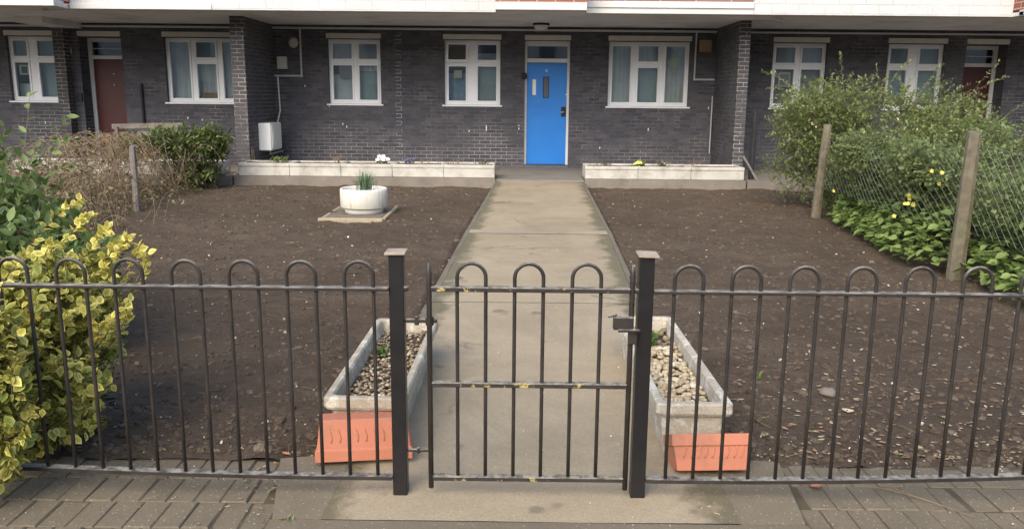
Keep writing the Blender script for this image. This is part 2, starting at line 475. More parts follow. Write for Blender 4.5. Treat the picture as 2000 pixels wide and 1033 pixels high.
class MB:
    def __init__(s):
        s.v = []
        s.f = []

    def add(s, vs_, fs):
        n = len(s.v)
        s.v += [tuple(p) for p in vs_]
        s.f += [tuple(i + n for i in f) for f in fs]
        return s

    def box(s, x0, x1, y0, y1, z0, z1):
        p = [(x0, y0, z0), (x1, y0, z0), (x1, y1, z0), (x0, y1, z0), (x0, y0, z1), (x1, y0, z1), (x1, y1, z1), (x0, y1, z1)]
        return s.add(p, [(3, 2, 1, 0), (4, 5, 6, 7), (0, 1, 5, 4), (1, 2, 6, 5), (2, 3, 7, 6), (3, 0, 4, 7)])

    def obox(s, c, size, rot=(0, 0, 0)):
        m = Euler(rot).to_matrix()
        hx, hy, hz = [k / 2 for k in size]
        p = [Vector(c) + m @ Vector(q) for q in [(-hx, -hy, -hz), (hx, -hy, -hz), (hx, hy, -hz), (-hx, hy, -hz), (-hx, -hy, hz), (hx, -hy, hz), (hx, hy, hz), (-hx, hy, hz)]]
        return s.add(p, [(3, 2, 1, 0), (4, 5, 6, 7), (0, 1, 5, 4), (1, 2, 6, 5), (2, 3, 7, 6), (3, 0, 4, 7)])

    def frustum(s, c, bot, top, z0, z1):
        """rectangular tapered block: bot/top = (sx, sy)"""
        x, y = c
        p = [(x + a * q[0] / 2, y + b * q[1] / 2, z) for q, z in ((bot, z0), (top, z1)) for a, b in ((-1, -1), (1, -1), (1, 1), (-1, 1))]
        return s.add(p, [(3, 2, 1, 0), (4, 5, 6, 7), (0, 1, 5, 4), (1, 2, 6, 5), (2, 3, 7, 6), (3, 0, 4, 7)])

    def tube(s, pts, r, n=8, r2=None, caps=True):
        pts = [Vector(p) for p in pts]
        k = len(pts)
        rings = []
        t0 = (pts[1] - pts[0]).normalized()
        a = t0.cross(Vector((0, 1, 0)) if abs(t0.y) < .9 else Vector((1, 0, 0))).normalized()
        base = len(s.v)
        for i, p in enumerate(pts):
            t = (pts[min(i + 1, k - 1)] - pts[max(i - 1, 0)])
            t = t.normalized() if t.length > 1e-9 else t0
            a = (a - t * a.dot(t))
            a = a.normalized() if a.length > 1e-6 else t.orthogonal().normalized()
            b = t.cross(a)
            rr = r if r2 is None else r + (r2 - r) * i / (k - 1)
            for j in range(n):
                th = 2 * math.pi * j / n
                s.v.append(tuple(p + a * (rr * math.cos(th)) + b * (rr * math.sin(th))))
        for i in range(k - 1):
            for j in range(n):
                q = base + i * n
                s.f.append((q + j, q + (j + 1) % n, q + n + (j + 1) % n, q + n + j))
        if caps:
            s.f.append(tuple(base + j for j in reversed(range(n))))
            s.f.append(tuple(base + (k - 1) * n + j for j in range(n)))
        return s

    def lathe(s, prof, c, n=40, sx=1, sy=1):
        base = len(s.v)
        for r, z in prof:
            for j in range(n):
                th = 2 * math.pi * j / n
                s.v.append((c[0] + r * sx * math.cos(th), c[1] + r * sy * math.sin(th), c[2] + z))
        for i in range(len(prof) - 1):
            for j in range(n):
                q = base + i * n
                s.f.append((q + j, q + (j + 1) % n, q + n + (j + 1) % n, q + n + j))
        return s

    def blob(s, c, r, seed, flat=1.0, n=6, m=4):
        """small irregular stone"""
        rr = random.Random(seed)
        base = len(s.v)
        rz = rr.random() * 6.28
        ca, sa = math.cos(rz), math.sin(rz)
        el = .7 + .6 * rr.random()
        ring = []
        s.v.append((c[0], c[1], c[2] - r * flat))
        for i in range(1, m):
            ph = math.pi * i / m
            for j in range(n):
                th = 2 * math.pi * j / n + i * .4
                k = r * (.8 + .4 * rr.random())
                x, y, z = k * math.sin(ph) * math.cos(th) * el, k * math.sin(ph) * math.sin(th), -k * math.cos(ph) * flat
                s.v.append((c[0] + x * ca - y * sa, c[1] + x * sa + y * ca, c[2] + z))
        s.v.append((c[0], c[1], c[2] + r * flat))
        top = len(s.v) - 1
        for j in range(n):
            s.f.append((base, base + 1 + (j + 1) % n, base + 1 + j))
            q = base + 1 + (m - 2) * n
            s.f.append((top, q + j, q + (j + 1) % n))
        for i in range(m - 2):
            for j in range(n):
                q = base + 1 + i * n
                s.f.append((q + j, q + (j + 1) % n, q + n + (j + 1) % n, q + n + j))
        return s

    def build(s, name, mat, parent=None, bevel=0, seg=2, smooth=False, origin=None, weld=False):
        off = Vector(origin) if origin is not None else (Vector(root_of(parent).location) if parent else Vector((0, 0, 0)))
        me = bpy.data.meshes.new(name)
        me.from_pydata([tuple(Vector(p) - off) for p in s.v], [], s.f)
        if bevel or weld:
            bm = bmesh.new()
            bm.from_mesh(me)
            if weld:
                bmesh.ops.remove_doubles(bm, verts=bm.verts, dist=1e-5)
            if bevel:
                ed = [e for e in bm.edges if len(e.link_faces) == 2 and e.calc_face_angle(0) > R(35)]
                bmesh.ops.bevel(bm, geom=ed, offset=bevel, segments=seg, affect='EDGES', profile=.5, clamp_overlap=True)
            bm.to_mesh(me)
            bm.free()
        me.materials.append(mat)
        if smooth:
            me.shade_smooth()
        o = bpy.data.objects.new(name, me)
        COL.objects.link(o)
        if parent:
            o.parent = parent
        else:
            o.location = off
        return o


def np_mesh(name, V, tris, quads, mat, parent=None, attrs=None, smooth=False, origin=None):
    off = Vector(origin) if origin is not None else (Vector(root_of(parent).location) if parent else Vector((0, 0, 0)))
    V = np.asarray(V, dtype=np.float32) - np.array(off, dtype=np.float32)
    me = bpy.data.meshes.new(name)
    me.vertices.add(len(V))
    me.vertices.foreach_set('co', V.ravel())
    nt, nq = len(tris), len(quads)
    loops = np.concatenate([np.asarray(tris, dtype=np.int32).ravel(), np.asarray(quads, dtype=np.int32).ravel()])
    starts = np.concatenate([np.arange(nt) * 3, nt * 3 + np.arange(nq) * 4]).astype(np.int32)
    me.loops.add(len(loops))
    me.loops.foreach_set('vertex_index', loops)
    me.polygons.add(nt + nq)
    me.polygons.foreach_set('loop_start', starts)
    me.update(calc_edges=True)
    me.validate()
    for k, a in (attrs or {}).items():
        at = me.attributes.new(k, 'FLOAT', 'POINT')
        at.data.foreach_set('value', np.asarray(a, dtype=np.float32))
    me.materials.append(mat)
    if smooth:
        me.shade_smooth()
    o = bpy.data.objects.new(name, me)
    COL.objects.link(o)
    if parent:
        o.parent = parent
    else:
        o.location = off
    return o


def unit(a):
    return a / np.maximum(np.linalg.norm(a, axis=-1, keepdims=True), 1e-9)


def leaf_mesh(P, D, N, L, W, tone, curl=.12):
    """n leaves with a folded midrib: 8 points, 6 faces each"""
    n = len(P)
    D = unit(D)
    S = unit(np.cross(D, N))
    N = np.cross(S, D)
    L = np.asarray(L).reshape(-1, 1) * np.ones((n, 1))
    W = np.asarray(W).reshape(-1, 1) * np.ones((n, 1))
    cz = (rng.random((n, 1)) - .2) * curl
    b = P
    t = P + D * L - N * L * cz * 1.6
    m1 = P + D * L * .32 - N * W * .10
    m2 = P + D * L * .66 - N * (W * .10 + L * cz * .5)
    l1 = P + D * L * .30 + S * W * .44 + N * W * .06
    l2 = P + D * L * .64 + S * W * .42 + N * (W * .06 - L * cz * .5)
    r1 = P + D * L * .30 - S * W * .44 + N * W * .06
    r2 = P + D * L * .64 - S * W * .42 + N * (W * .06 - L * cz * .5)
    V = np.stack([b, t, m1, m2, l1, l2, r1, r2], 1).reshape(-1, 3)
    o = (np.arange(n) * 8)[:, None, None]
    T = (np.array([[0, 2, 4], [3, 1, 5], [0, 6, 2], [3, 7, 1]])[None] + o).reshape(-1, 3)
    Q = (np.array([[2, 3, 5, 4], [2, 6, 7, 3]])[None] + o).reshape(-1, 4)
    edge = np.tile(np.array([1, 1, 0, 0, 1, 1, 1, 1.]), n)
    return V, T, Q, {'edge': edge, 'tone': np.repeat(tone, 8)}


def sprays(ells, n, slen, per, lean_up=.35, shell=.55):
    """n leafy shoots whose tips fill the ellipsoids (cx,cy,cz,rx,ry,rz,weight)"""
    w = np.array([e[6] for e in ells], float)
    idx = rng.choice(len(ells), n, p=w / w.sum())
    E = np.array([e[:6] for e in ells])[idx]
    d = unit(rng.normal(size=(n, 3)))
    rad = (shell ** 3 + (1 - shell ** 3) * rng.random((n, 1))) ** (1 / 3)
    T = E[:, :3] + d * rad * E[:, 3:]
    T[:, 2] = np.maximum(T[:, 2], .05)
    out = unit(unit(d * E[:, 3:]) + np.array([0, 0, lean_up]) + rng.normal(size=(n, 3)) * .35)
    ln = slen * (.6 + .8 * rng.random((n, 1)))
    S0 = T - out * ln
    S0[:, 2] = np.maximum(S0[:, 2], .02)
    P, D, Nn, fr, sp = [], [], [], [], []
    for i in range(per):
        f = (i + rng.random((n, 1)) * .8 + .2) / per
        p = S0 + (T - S0) * f
        side = unit(np.cross(out, rng.normal(size=(n, 3))))
        dd = unit(out * .55 + side * .9 + rng.normal(size=(n, 3)) * .2)
        nn = unit(np.array([0, 0, 1.0]) + rng.normal(size=(n, 3)) * .5 + out * .2)
        P.append(p); D.append(dd); Nn.append(nn); fr.append(f[:, 0]); sp.append(np.arange(n))
    return S0, T, np.concatenate(P), np.concatenate(D), np.concatenate(Nn), np.concatenate(fr), np.concatenate(sp)


def bush(name, loc, label, cat, ells, n, slen, per, L, W, leafm, stemm, group=None, bases=None, gold=None, up_=.35, shell=.5, tone_rng=(0, 1), stems=True, main=.12, curl=.12, twig=.003):
    root = empty(name, loc, label, cat, group)
    S0, T, P, D, N, fr, sp = sprays(ells, n, slen, per, up_, shell)
    k = len(P)
    tone = tone_rng[0] + (tone_rng[1] - tone_rng[0]) * rng.random(k)
    if gold:
        g = rng.random(n) ** gold
        tone = np.clip(g[sp] * (.35 + .8 * fr) + .12 * rng.normal(size=k), 0, 1)
    ll = L * (.65 + .6 * rng.random(k))
    V, Tt, Q, A = leaf_mesh(P, D, N, ll, ll * W, tone, curl)
    np_mesh('foliage', V, Tt, Q, leafm, root, A)
    mb = MB()
    bases = bases or [(loc[0], loc[1])]
    for i in range(n):
        if stems:
            mid = (S0[i] + T[i]) / 2 + rng.normal(size=3) * .012
            mb.tube([S0[i], mid, T[i]], twig, 4, twig * .4, caps=False)
        if rng.random() < main:
            b = bases[int(rng.integers(len(bases)))]
            q0 = np.array([b[0] + rng.normal() * .05, b[1] + rng.normal() * .05, -.02])
            q1 = q0 * .55 + S0[i] * .45 + np.array([rng.normal() * .05, rng.normal() * .05, .06])
            mb.tube([q0, q1, S0[i]], twig * 3, 5, twig, caps=False)
    mb.build('stem', stemm, root, smooth=True)
    return root


def copy_tree(o, parent=None):
    c = o.copy()
    COL.objects.link(c)
    c.parent = parent
    for ch in list(o.children):
        copy_tree(ch, c)
    return c


def struct(mb, name, mat, **kw):
    return tag(mb.build(name, mat, **kw), kind='structure')


# ------------------------------------------------------------------ the setting: ground, soil, path, paving, terrace
g = MB()
g.add([(-300, -300, -.09), (300, -300, -.09), (300, 300, -.09), (-300, 300, -.09)], [(0, 1, 2, 3)])
struct(g, 'ground', M['joint'])

def path_edges(y):
    ys = [2.0, 6.5, 9.65, 14.76]
    xl = [-.815, -.70, -.615, -.388]
    xr = [.895, 1.012, 1.128, 1.20]
    return float(np.interp(y, ys, xl)), float(np.interp(y, ys, xr))

def path_z(y):
    return float(np.interp(y, [2, 9.6, 14.76], [.012, .014, .108]))

# soil: fine grid with clods and hollows, pulled down under the path
def soil_grid(name, x0, x1, y0, y1, st, zoff, amp):
    nx, ny = int((x1 - x0) / st) + 1, int((y1 - y0) / st) + 1
    V = np.zeros((ny, nx, 3), np.float32)
    xs = np.linspace(x0, x1, nx); ys = np.linspace(y0, y1, ny)
    for j, y in enumerate(ys):
        a, b = path_edges(y)
        for i, x in enumerate(xs):
            z = zoff + amp * 1.25 * mnoise.noise((x * 1.3, y * 1.3, 0)) + amp * .7 * mnoise.noise((x * 5, y * 5, 3)) + amp * .45 * mnoise.noise((x * 14, y * 14, 7))
            if a - .02 < x < b + .02:
                z -= .06
            V[j, i] = (x, y, z)
    q = np.arange(nx * ny).reshape(ny, nx)
    Q = np.stack([q[:-1, :-1], q[:-1, 1:], q[1:, 1:], q[1:, :-1]], -1).reshape(-1, 4)
    o = np_mesh(name, V.reshape(-1, 3), np.zeros((0, 3), int), Q, M['soil'], smooth=True)
    return tag(o, kind='structure')

soil_grid('soil_bed', -5.4, 4.6, 3.43, 14.74, .042, .0, .028)
soil_grid('soil_left_plot', -16, -5.38, 3.43, 14.74, .25, -.005, .03)
soil_grid('soil_right_plot', 4.58, 16, 3.43, 14.74, .25, -.005, .03)

# path: concrete bays with a ramp to the terrace
def ribbon(name, mat, ys, fx, fz, thick=.1):
    mb = MB()
    for y in ys:
        a, b = fx(y)
        n = 9
        for i in range(n):
            x = a + (b - a) * i / (n - 1)
            mb.v.append((x, y, fz(y) + .003 * mnoise.noise((x * 2, y * 2, 1))))
    n = 9
    for j in range(len(ys) - 1):
        for i in range(n - 1):
            q = j * n + i
            mb.f.append((q, q + 1, q + n + 1, q + n))
    # skirts
    base = len(mb.v)
    for j in range(len(ys)):
        for i in (0, n - 1):
            p = mb.v[j * n + i]
            mb.v.append((p[0], p[1], p[2] - thick))
    for j in range(len(ys) - 1):
        q, s0 = j * n, base + j * 2
        mb.f.append((q, q + n, s0 + 2, s0))
        mb.f.append((q + n - 1, s0 + 1, s0 + 3, q + 2 * n - 1))
    return struct(mb, name, mat, smooth=False)

EW = .055
ins = lambda y: (path_edges(y)[0] + EW, path_edges(y)[1] - EW)
ribbon('path', M['path'], list(np.linspace(2.902, 6.30, 14)), ins, path_z)
ribbon('path', M['path'], list(np.linspace(6.312, 9.60, 14)), ins, path_z)
ribbon('path', M['path'], list(np.linspace(9.84, 14.75, 18)), ins, path_z)
ribbon('path_joint', M['path_patch'], [9.607, 9.68, 9.75, 9.834], ins, lambda y: path_z(y) + .003)
ribbon('path_kerb', M['edge'], list(np.linspace(3.5, 14.75, 40)), lambda y: (path_edges(y)[0], path_edges(y)[0] + EW - .006), lambda y: path_z(y) - .008 + .008 * mnoise.noise((1, y * 1.5, 0)))
ribbon('path_kerb', M['edge'], list(np.linspace(3.5, 14.75, 40)), lambda y: (path_edges(y)[1] - EW + .006, path_edges(y)[1]), lambda y: path_z(y) - .008 + .008 * mnoise.noise((5, y * 1.5, 0)))

# concrete apron round the gate
ap = MB()
def slab_poly(mb, pts, z, th=.12):
    n = len(pts)
    mb.add([(x, y, z) for x, y in pts] + [(x, y, z - th) for x, y in pts],
           [tuple(range(n))] + [(i, n + i, n + (i + 1) % n, (i + 1) % n) for i in range(n)])
slab_poly(ap, [(-.925, 2.915), (ins(2.915)[0] - .0015, 2.915), (ins(3.5)[0] - .0015, 3.50), (-1.04, 3.44)], .010)
slab_poly(ap, [(ins(2.915)[1] + .0015, 2.915), (1.115, 2.915), (1.18, 3.46), (ins(3.5)[1] + .0015, 3.50)], .010)
struct(ap, 'gate_apron', M['apron'])
ap = MB()
slab_poly(ap, [(-.93, 2.30), (1.13, 2.30), (1.12, 2.9005), (-.93, 2.9005)], .010)
struct(ap, 'pavement_slab', M['sett'])

# setts on either side of the apron
def setts(x0, x1, mirror, seed):
    rr = random.Random(seed)
    mb = MB()
    sx, sy, gap = .109, .205, .0045
    edges = [3.45, 3.262, 3.057, 2.852, 2.647, 2.442, 2.237, 2.03, 1.8]
    for k in range(len(edges) - 1):
        ya, yb = edges[k + 1] + gap / 2, edges[k] - gap / 2
        off = 0 if k % 2 == 0 else .03
        x = x0 - off
        while x < x1:
            w = sx
            a, b = x + gap / 2, x + w - gap / 2
            if mirror:
                lim = -.940 if ya < 3.0 else -1.0
                ok = a < lim - .03
                b = min(b, lim)
            else:
                lim = 1.135 if ya < 3.0 else 1.175
                ok = b > lim + .03
                a = max(a, lim)
            if ok:
                z = -.004 + rr.gauss(0, .0022)
                t1, t2 = rr.gauss(0, .0016), rr.gauss(0, .0016)
                yy = yb + (rr.uniform(-.012, .018) if k == 0 else 0)
                c = .005
                top = [(a + c, ya + c, z + t1), (b - c, ya + c, z + t2), (b - c, yy - c, z - t1), (a + c, yy - c, z - t2)]
                rim = [(a, ya, z - c), (b, ya, z - c), (b, yy, z - c), (a, yy, z - c)]
                low = [(p[0], p[1], z - .06) for p in rim]
                mb.add(top + rim + low, [(0, 1, 2, 3)] + [(i + 4, (i + 1) % 4 + 4, (i + 1) % 4, i) for i in range(4)] + [(i + 8, (i + 1) % 4 + 8, (i + 1) % 4 + 4, i + 4) for i in range(4)])
            x += w
    return struct(mb, 'pavement_setts', M['sett'])
setts(-4.2, -.85, True, 3)
setts(1.0, 4.4, False, 4)
jb = MB()
jb.add([(-4.3, 1.7, -.009), (4.5, 1.7, -.009), (4.5, 3.47, -.009), (-4.3, 3.47, -.009)], [(0, 1, 2, 3)])
struct(jb, 'pavement_bed', M['joint'])

# terrace in front of the flats
tr = MB()
tr.box(-.385, 1.195, 14.76, 17.6, -.08, .132)
struct(tr, 'terrace', M['terrace'], bevel=.012)
tr = MB()
tr.box(-16, -.39, 15.5, 17.6, -.08, .12)
tr.box(1.20, 16, 15.5, 17.6, -.08, .12)
struct(tr, 'terrace_floor', M['terrace'])
st = MB()
st.box(.14, 1.06, 17.30, 17.68, .1325, .175)
struct(st, 'door_step', M['step'], bevel=.006)

def plinth(x0, x1, label):
    mb = MB()
    n = max(2, int((x1 - x0) / .15))
    xs = np.linspace(x0, x1, n)
    for i in range(n - 1):
        mb.add([(xs[i], 14.70, -.08), (xs[i + 1], 14.70, -.08), (xs[i + 1], 14.70, .158), (xs[i], 14.70, .158), (xs[i], 15.5, .158), (xs[i + 1], 15.5, .158)], [(0, 1, 2, 3), (3, 2, 5, 4)])
    mb.add([(x0, 14.70, -.08), (x0, 15.5, -.08), (x0, 15.5, .158), (x0, 14.70, .158)], [(3, 2, 1, 0)])
    mb.add([(x1, 14.70, -.08), (x1, 15.5, -.08), (x1, 15.5, .158), (x1, 14.70, .158)], [(0, 1, 2, 3)])
    mb.add([(x0, 15.5, -.08), (x1, 15.5, -.08), (x1, 15.5, .158), (x0, 15.5, .158)], [(3, 2, 1, 0)])
    return struct(mb, 'terrace_plinth', M['plinth'], weld=True)
plinth(-5.03, -.39, '')
plinth(1.20, 4.05, '')
plinth(-11, -5.06, '')
plinth(4.08, 11, '')

# ------------------------------------------------------------------ the block of flats
YW = 17.55
block = empty('apartment_block', (0, YW, 0), 'long dark brick block of flats with white balcony parapets along its first floor', 'building')

def wall_with_holes(x0, x1, z0, z1, holes, y, depth):
    """facade at y facing -Y; holes = (xa, xb, za, zb, reveal)"""
    mb = MB()
    xs = sorted({x0, x1, *[h[0] for h in holes], *[h[1] for h in holes]})
    zs = sorted({z0, z1, *[h[2] for h in holes], *[h[3] for h in holes]})
    for i in range(len(xs) - 1):
        for j in range(len(zs) - 1):
            cx, cz = (xs[i] + xs[i + 1]) / 2, (zs[j] + zs[j + 1]) / 2
            if any(h[0] < cx < h[1] and h[2] < cz < h[3] for h in holes):
                continue
            mb.add([(xs[i], y, zs[j]), (xs[i + 1], y, zs[j]), (xs[i + 1], y, zs[j + 1]), (xs[i], y, zs[j + 1])], [(0, 1, 2, 3)])
    for a, b, c, d, r in holes:
        e = y + r
        mb.add([(a, y, c), (a, y, d), (a, e, d), (a, e, c)], [(0, 1, 2, 3)])
        mb.add([(b, y, c), (b, y, d), (b, e, d), (b, e, c)], [(3, 2, 1, 0)])
        mb.add([(a, y, d), (b, y, d), (b, e, d), (a, e, d)], [(0, 1, 2, 3)])
        mb.add([(a, y, c), (b, y, c), (b, e, c), (a, e, c)], [(3, 2, 1, 0)])
    return mb

# openings
WIN = {
    'w1': (-10.54, -9.36), 'w2': (-7.29, -5.63), 'w3': (-3.92, -2.84), 'w4': (-1.525, -.372),
    'w5': (1.86, 3.52), 'w6': (5.22, 6.33), 'w7': (7.57, 8.73),
}
ZB, ZT = 1.40, 2.712
holes = [(a, b, ZB - .03, ZT, .16) for a, b in WIN.values()]
DOORS = {'left': (-9.04, -8.17, .13, 2.72, .40), 'blue': (.135, 1.065, .13, 2.70, .20), 'right': (9.15, 10.0, .13, 2.72, .40)}
holes += list(DOORS.values())
wall_with_holes(-15, 15, .05, 2.99, holes, YW, .3).build('wall', M['brick'], block)
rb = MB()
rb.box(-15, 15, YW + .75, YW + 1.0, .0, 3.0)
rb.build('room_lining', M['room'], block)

# brick fins that divide the terraces
fin = MB(); fin.box(-5.285, -5.045, 15.77, YW + .02, .1, 2.974)
fl = fin.build('pier', M['brick'], block)
e = MB(); e.box(-5.29, -5.04, 15.70, 15.772, -.05, 2.974); e.build('pier_end', M['brick_end'], fl)
fin = MB(); fin.box(4.05, 4.235, 15.77, YW + .02, .1, 2.974)
fr_ = fin.build('pier', M['brick'], block)
e = MB(); e.box(4.045, 4.24, 15.70, 15.772, -.05, 2.974); e.build('pier_end', M['brick_end'], fr_)
sp_ = MB(); sp_.box(-9.44, -9.22, 17.30, YW + .02, .1, 2.974)
sp_.build('pier', M['brick_end'], block)
bm_ = MB(); bm_.box(-9.46, -8.95, 16.1, YW + .02, 2.86, 2.976); bm_.build('beam', M['soffit'], block)

# toothed vertical joint in the middle of the wall
tj = MB()
rr = random.Random(5)
for i in range(36):
    z = .15 + .075 * i
    if z > 2.86: break
    if rr.random() < .88:
        tj.box(-2.545 + rr.uniform(0, .012), -2.425 + rr.uniform(-.02, .02), YW - .003, YW + .01, z - .006, z + .006)
    if rr.random() < .8:
        x = -2.425 if i % 2 else -2.54
        if i % 2: tj.box(x - .006, x + .006, YW - .0032, YW + .01, z + .0065, z + .0685)
        elif rr.random() < .55: tj.box(x - .006, x + .006, YW - .0032, YW + .01, z + .0065, z + .0685)
tj.build('mortar_joint', M['mortar_white'], block)
ps = MB()
for x, z, h in [(-.66, .86, .15), (.02, .90, .05), (-3.66, .96, .05), (-3.58, .90, .06), (-9.9, .93, .05), (-1.02, .84, .05), (2.72, .9, .07), (1.72, .52, .05), (-4.42, 1.73, .05), (-3.93, 1.33, .04), (3.95, 1.36, .05), (.02, .97, .03), (-9.22, 2.36, .12), (-6.9, 1.05, .06), (-6.6, 1.02, .05)]:
    ps.add([(x, YW - .004, z), (x + .012, YW - .004, z + .006), (x + .018, YW - .004, z + h * .6), (x + .006, YW - .004, z + h), (x - .006, YW - .004, z + h * .5)], [(0, 1, 2, 3, 4)])
ps.build('paint_splash', M['petal_white'], block)

# windows -----------------------------------------------------------------
def ring(mb, x0, x1, z0, z1, w, y0, y1):
    mb.box(x0, x1, y0, y1, z0, z0 + w)
    mb.box(x0, x1, y0, y1, z1 - w, z1)
    mb.box(x0, x0 + w, y0, y1, z0 + w, z1 - w)
    mb.box(x1 - w, x1, y0, y1, z0 + w, z1 - w)

def curtain(mb, x0, x1, z0, z1, y, folds, amp):
    n = max(8, int((x1 - x0) * 60))
    vs_ = []
    for i in range(n + 1):
        x = x0 + (x1 - x0) * i / n
        d = amp * math.sin(folds * (x - x0) * 6.28 + 2 * mnoise.noise((x * 3, 0, z0)))
        vs_ += [(x, y + d, z0), (x, y + d * .6, z1)]
    mb.add(vs_, [(2 * i, 2 * i + 2, 2 * i + 3, 2 * i + 1) for i in range(n)])

def window(x0, x1, mullions, splits, mw=.075, opened=None, drapes=(), zt=ZT - .012):
    """mullions: x of each mullion; splits: per column the height of a transom or None"""
    yf = YW + .085
    fm = MB()
    ring(fm, x0, x1, ZB, zt, .045, yf, yf + .07)
    cols = []
    a = x0 + .045
    for m in mullions:
        fm.box(m - mw / 2, m + mw / 2, yf + .002, yf + .068, ZB + .045, zt - .045)
        cols.append((a, m - mw / 2)); a = m + mw / 2
    cols.append((a, x1 - .045))
    cells = []
    for i, (a, b) in enumerate(cols):
        s_ = splits[i]
        if s_:
            fm.box(a, b, yf + .003, yf + .066, s_ - .028, s_ + .028)
            cells += [(a, b, ZB + .045, s_ - .028, i, 0), (a, b, s_ + .028, zt - .045, i, 1)]
        else:
            cells.append((a, b, ZB + .045, zt - .045, i, 0))
    w = fm.build('window', M['upvc'], block, bevel=.004, seg=1)
    sm, pm = MB(), MB()
    for a, b, c, d, i, t in cells:
        if opened == (i, t):
            continue
        ring(sm, a + .001, b - .001, c + .001, d - .001, .038, yf - .014, yf + .05)
        pm.add([(a + .038, yf + .022, c + .038), (b - .038, yf + .022, c + .038), (b - .038, yf + .022, d - .038), (a + .038, yf + .022, d - .038)], [(0, 1, 2, 3)])
    sm.build('sash', M['upvc'], w, bevel=.004, seg=1)
    pm.build('pane', M['glass'], w)
    if opened:
        a, b, c, d = [q[:4] for q in cells if q[4:] == opened][0]
        om, og = MB(), MB()
        ring(om, a - .012, b + .012, c - .012, d + .012, .048, yf - .02, yf + .03)
        og.add([(a + .036, yf + .005, c + .036), (b - .036, yf + .005, c + .036), (b - .036, yf + .005, d - .036), (a + .036, yf + .005, d - .036)], [(0, 1, 2, 3)])
        piv = Vector((0, yf - .02, d + .012))
        rot = Matrix.Rotation(R(-11), 3, 'X')
        for mb in (om, og):
            mb.v = [tuple(rot @ (Vector(p) - piv) + piv) for p in mb.v]
        so = om.build('open_sash', M['upvc'], w, bevel=.004, seg=1)
        og.build('pane', M['glass'], w)
    sl = MB()
    sl.box(x0 - .045, x1 + .045, YW - .045, YW + .083, ZB - .034, ZB - .003)
    sl.build('sill', M['upvc'], w, bevel=.006)
    ln = MB()
    ln.box(x0 - .02, x1 + .02, YW - .035, YW + .14, ZT, ZT + .102)
    ln.build('lintel', M['lintel'], w, bevel=.006)
    for (a, b, c, d, mt, fo, am) in drapes:
        cm = MB()
        curtain(cm, a, b, c, d, yf + .17, fo, am)
        cm.build('curtain', M[mt], w, smooth=True)
    return w

TR = 2.245
window(*WIN['w1'], [-10.06], [TR, TR], .15, None, [(-10.5, -9.4, 2.2, 2.68, 'net2', 2, .006), (-10.1, -9.4, 1.42, 2.2, 'net2', 3, .01), (-10.5, -10.1, 1.42, 1.75, 'net', 3, .01)])
window(*WIN['w2'], [-6.735, -6.19], [None, TR, None], .075, None, [(-7.25, -6.72, 1.42, 2.68, 'net', 7, .02), (-6.70, -6.25, 1.42, 2.3, 'net', 7, .02), (-6.22, -5.66, 1.42, 2.68, 'net', 6, .02), (-6.7, -6.2, 2.3, 2.68, 'net2', 3, .01)])
window(*WIN['w3'], [-3.37], [TR, TR], .075, None, [(-3.88, -3.38, 1.42, 2.0, 'net', 6, .012), (-3.37, -2.88, 1.42, 2.05, 'net2', 3, .012), (-3.37, -2.88, 2.06, 2.2, 'net', 9, .015), (-3.88, -2.88, 2.2, 2.68, 'net', 4, .01)])
window(*WIN['w4'], [-.962], [TR, TR], .17, (0, 1), [(-1.48, -1.05, 1.42, 2.05, 'blue_cloth', 5, .03), (-.9, -.41, 1.42, 2.2, 'net2', 2, .004), (-.9, -.41, 2.22, 2.45, 'net', 2, .005)])
window(*WIN['w5'], [2.40, 2.965], [None, TR, None], .085, None, [(1.9, 2.36, 1.42, 2.68, 'net', 10, .008), (2.44, 2.93, 2.2, 2.68, 'net', 8, .008), (3.0, 3.48, 1.42, 2.68, 'net', 10, .008), (2.44, 2.93, 1.42, 2.2, 'net2', 6, .006)])
window(*WIN['w6'], [5.765], [TR, TR], .075, None, [(5.25, 5.74, 2.2, 2.68, 'net', 4, .01), (5.8, 6.3, 2.2, 2.68, 'net', 5, .012), (5.25, 6.3, 1.42, 2.2, 'greypaper', 3, .01)])
window(*WIN['w7'], [8.13], [TR, TR], .17, None, [(7.6, 8.05, 2.2, 2.68, 'net', 3, .005), (8.2, 8.7, 2.2, 2.68, 'net2', 3, .01), (7.6, 8.7, 1.42, 2.2, 'net2', 4, .01)])

# things stuck inside the windows
def sheet(name, x0, x1, z0, z1, mat, label, cat, y=YW + .125, border=None):
    mb = MB()
    mb.box(x0, x1, y, y + .003, z0, z1)
    o = tag(mb.build(name, mat, origin=(x0, y, z0)), label, cat)
    return o
sheet('paper_notice', -1.335, -1.17, 1.945, 2.10, M['paper'], 'yellowed square paper notice inside the window with the tilted open sash', 'notice')
sheet('cardboard_notice', -3.72, -3.44, 1.92, 2.19, M['greypaper'], 'grey square notice inside the lower left pane of the window above the round tub', 'notice')
sheet('cardboard_sheet', -6.58, -6.25, 1.46, 1.60, M['card'], 'brown cardboard sheet at the bottom of the net curtained window beside the laurel', 'cardboard')
pf = empty('picture_frame', (-10.34, YW + .12, 1.95), 'small cream square frame stuck inside the far left window', 'frame')
mb = MB(); ring(mb, -10.385, -10.19, 1.93, 2.13, .032, YW + .11, YW + .125); mb.build('frame', M['paper'], pf)
mb = MB(); mb.box(-10.35, -10.225, YW + .118, YW + .122, 1.965, 2.095); mb.build('picture', M['room'], pf)
pf = empty('picture_frame', (5.42, YW + .12, 1.80), 'pale wooden frame inside the window partly hidden by the tall rambling shrub', 'frame')
mb = MB(); ring(mb, 5.40, 5.64, 1.82, 2.12, .035, YW + .112, YW + .127); mb.build('frame', M['paper'], pf)
mb = MB(); mb.box(5.44, 5.60, YW + .118, YW + .122, 1.86, 2.08); mb.build('picture', M['greypaper'], pf)
sh = MB()
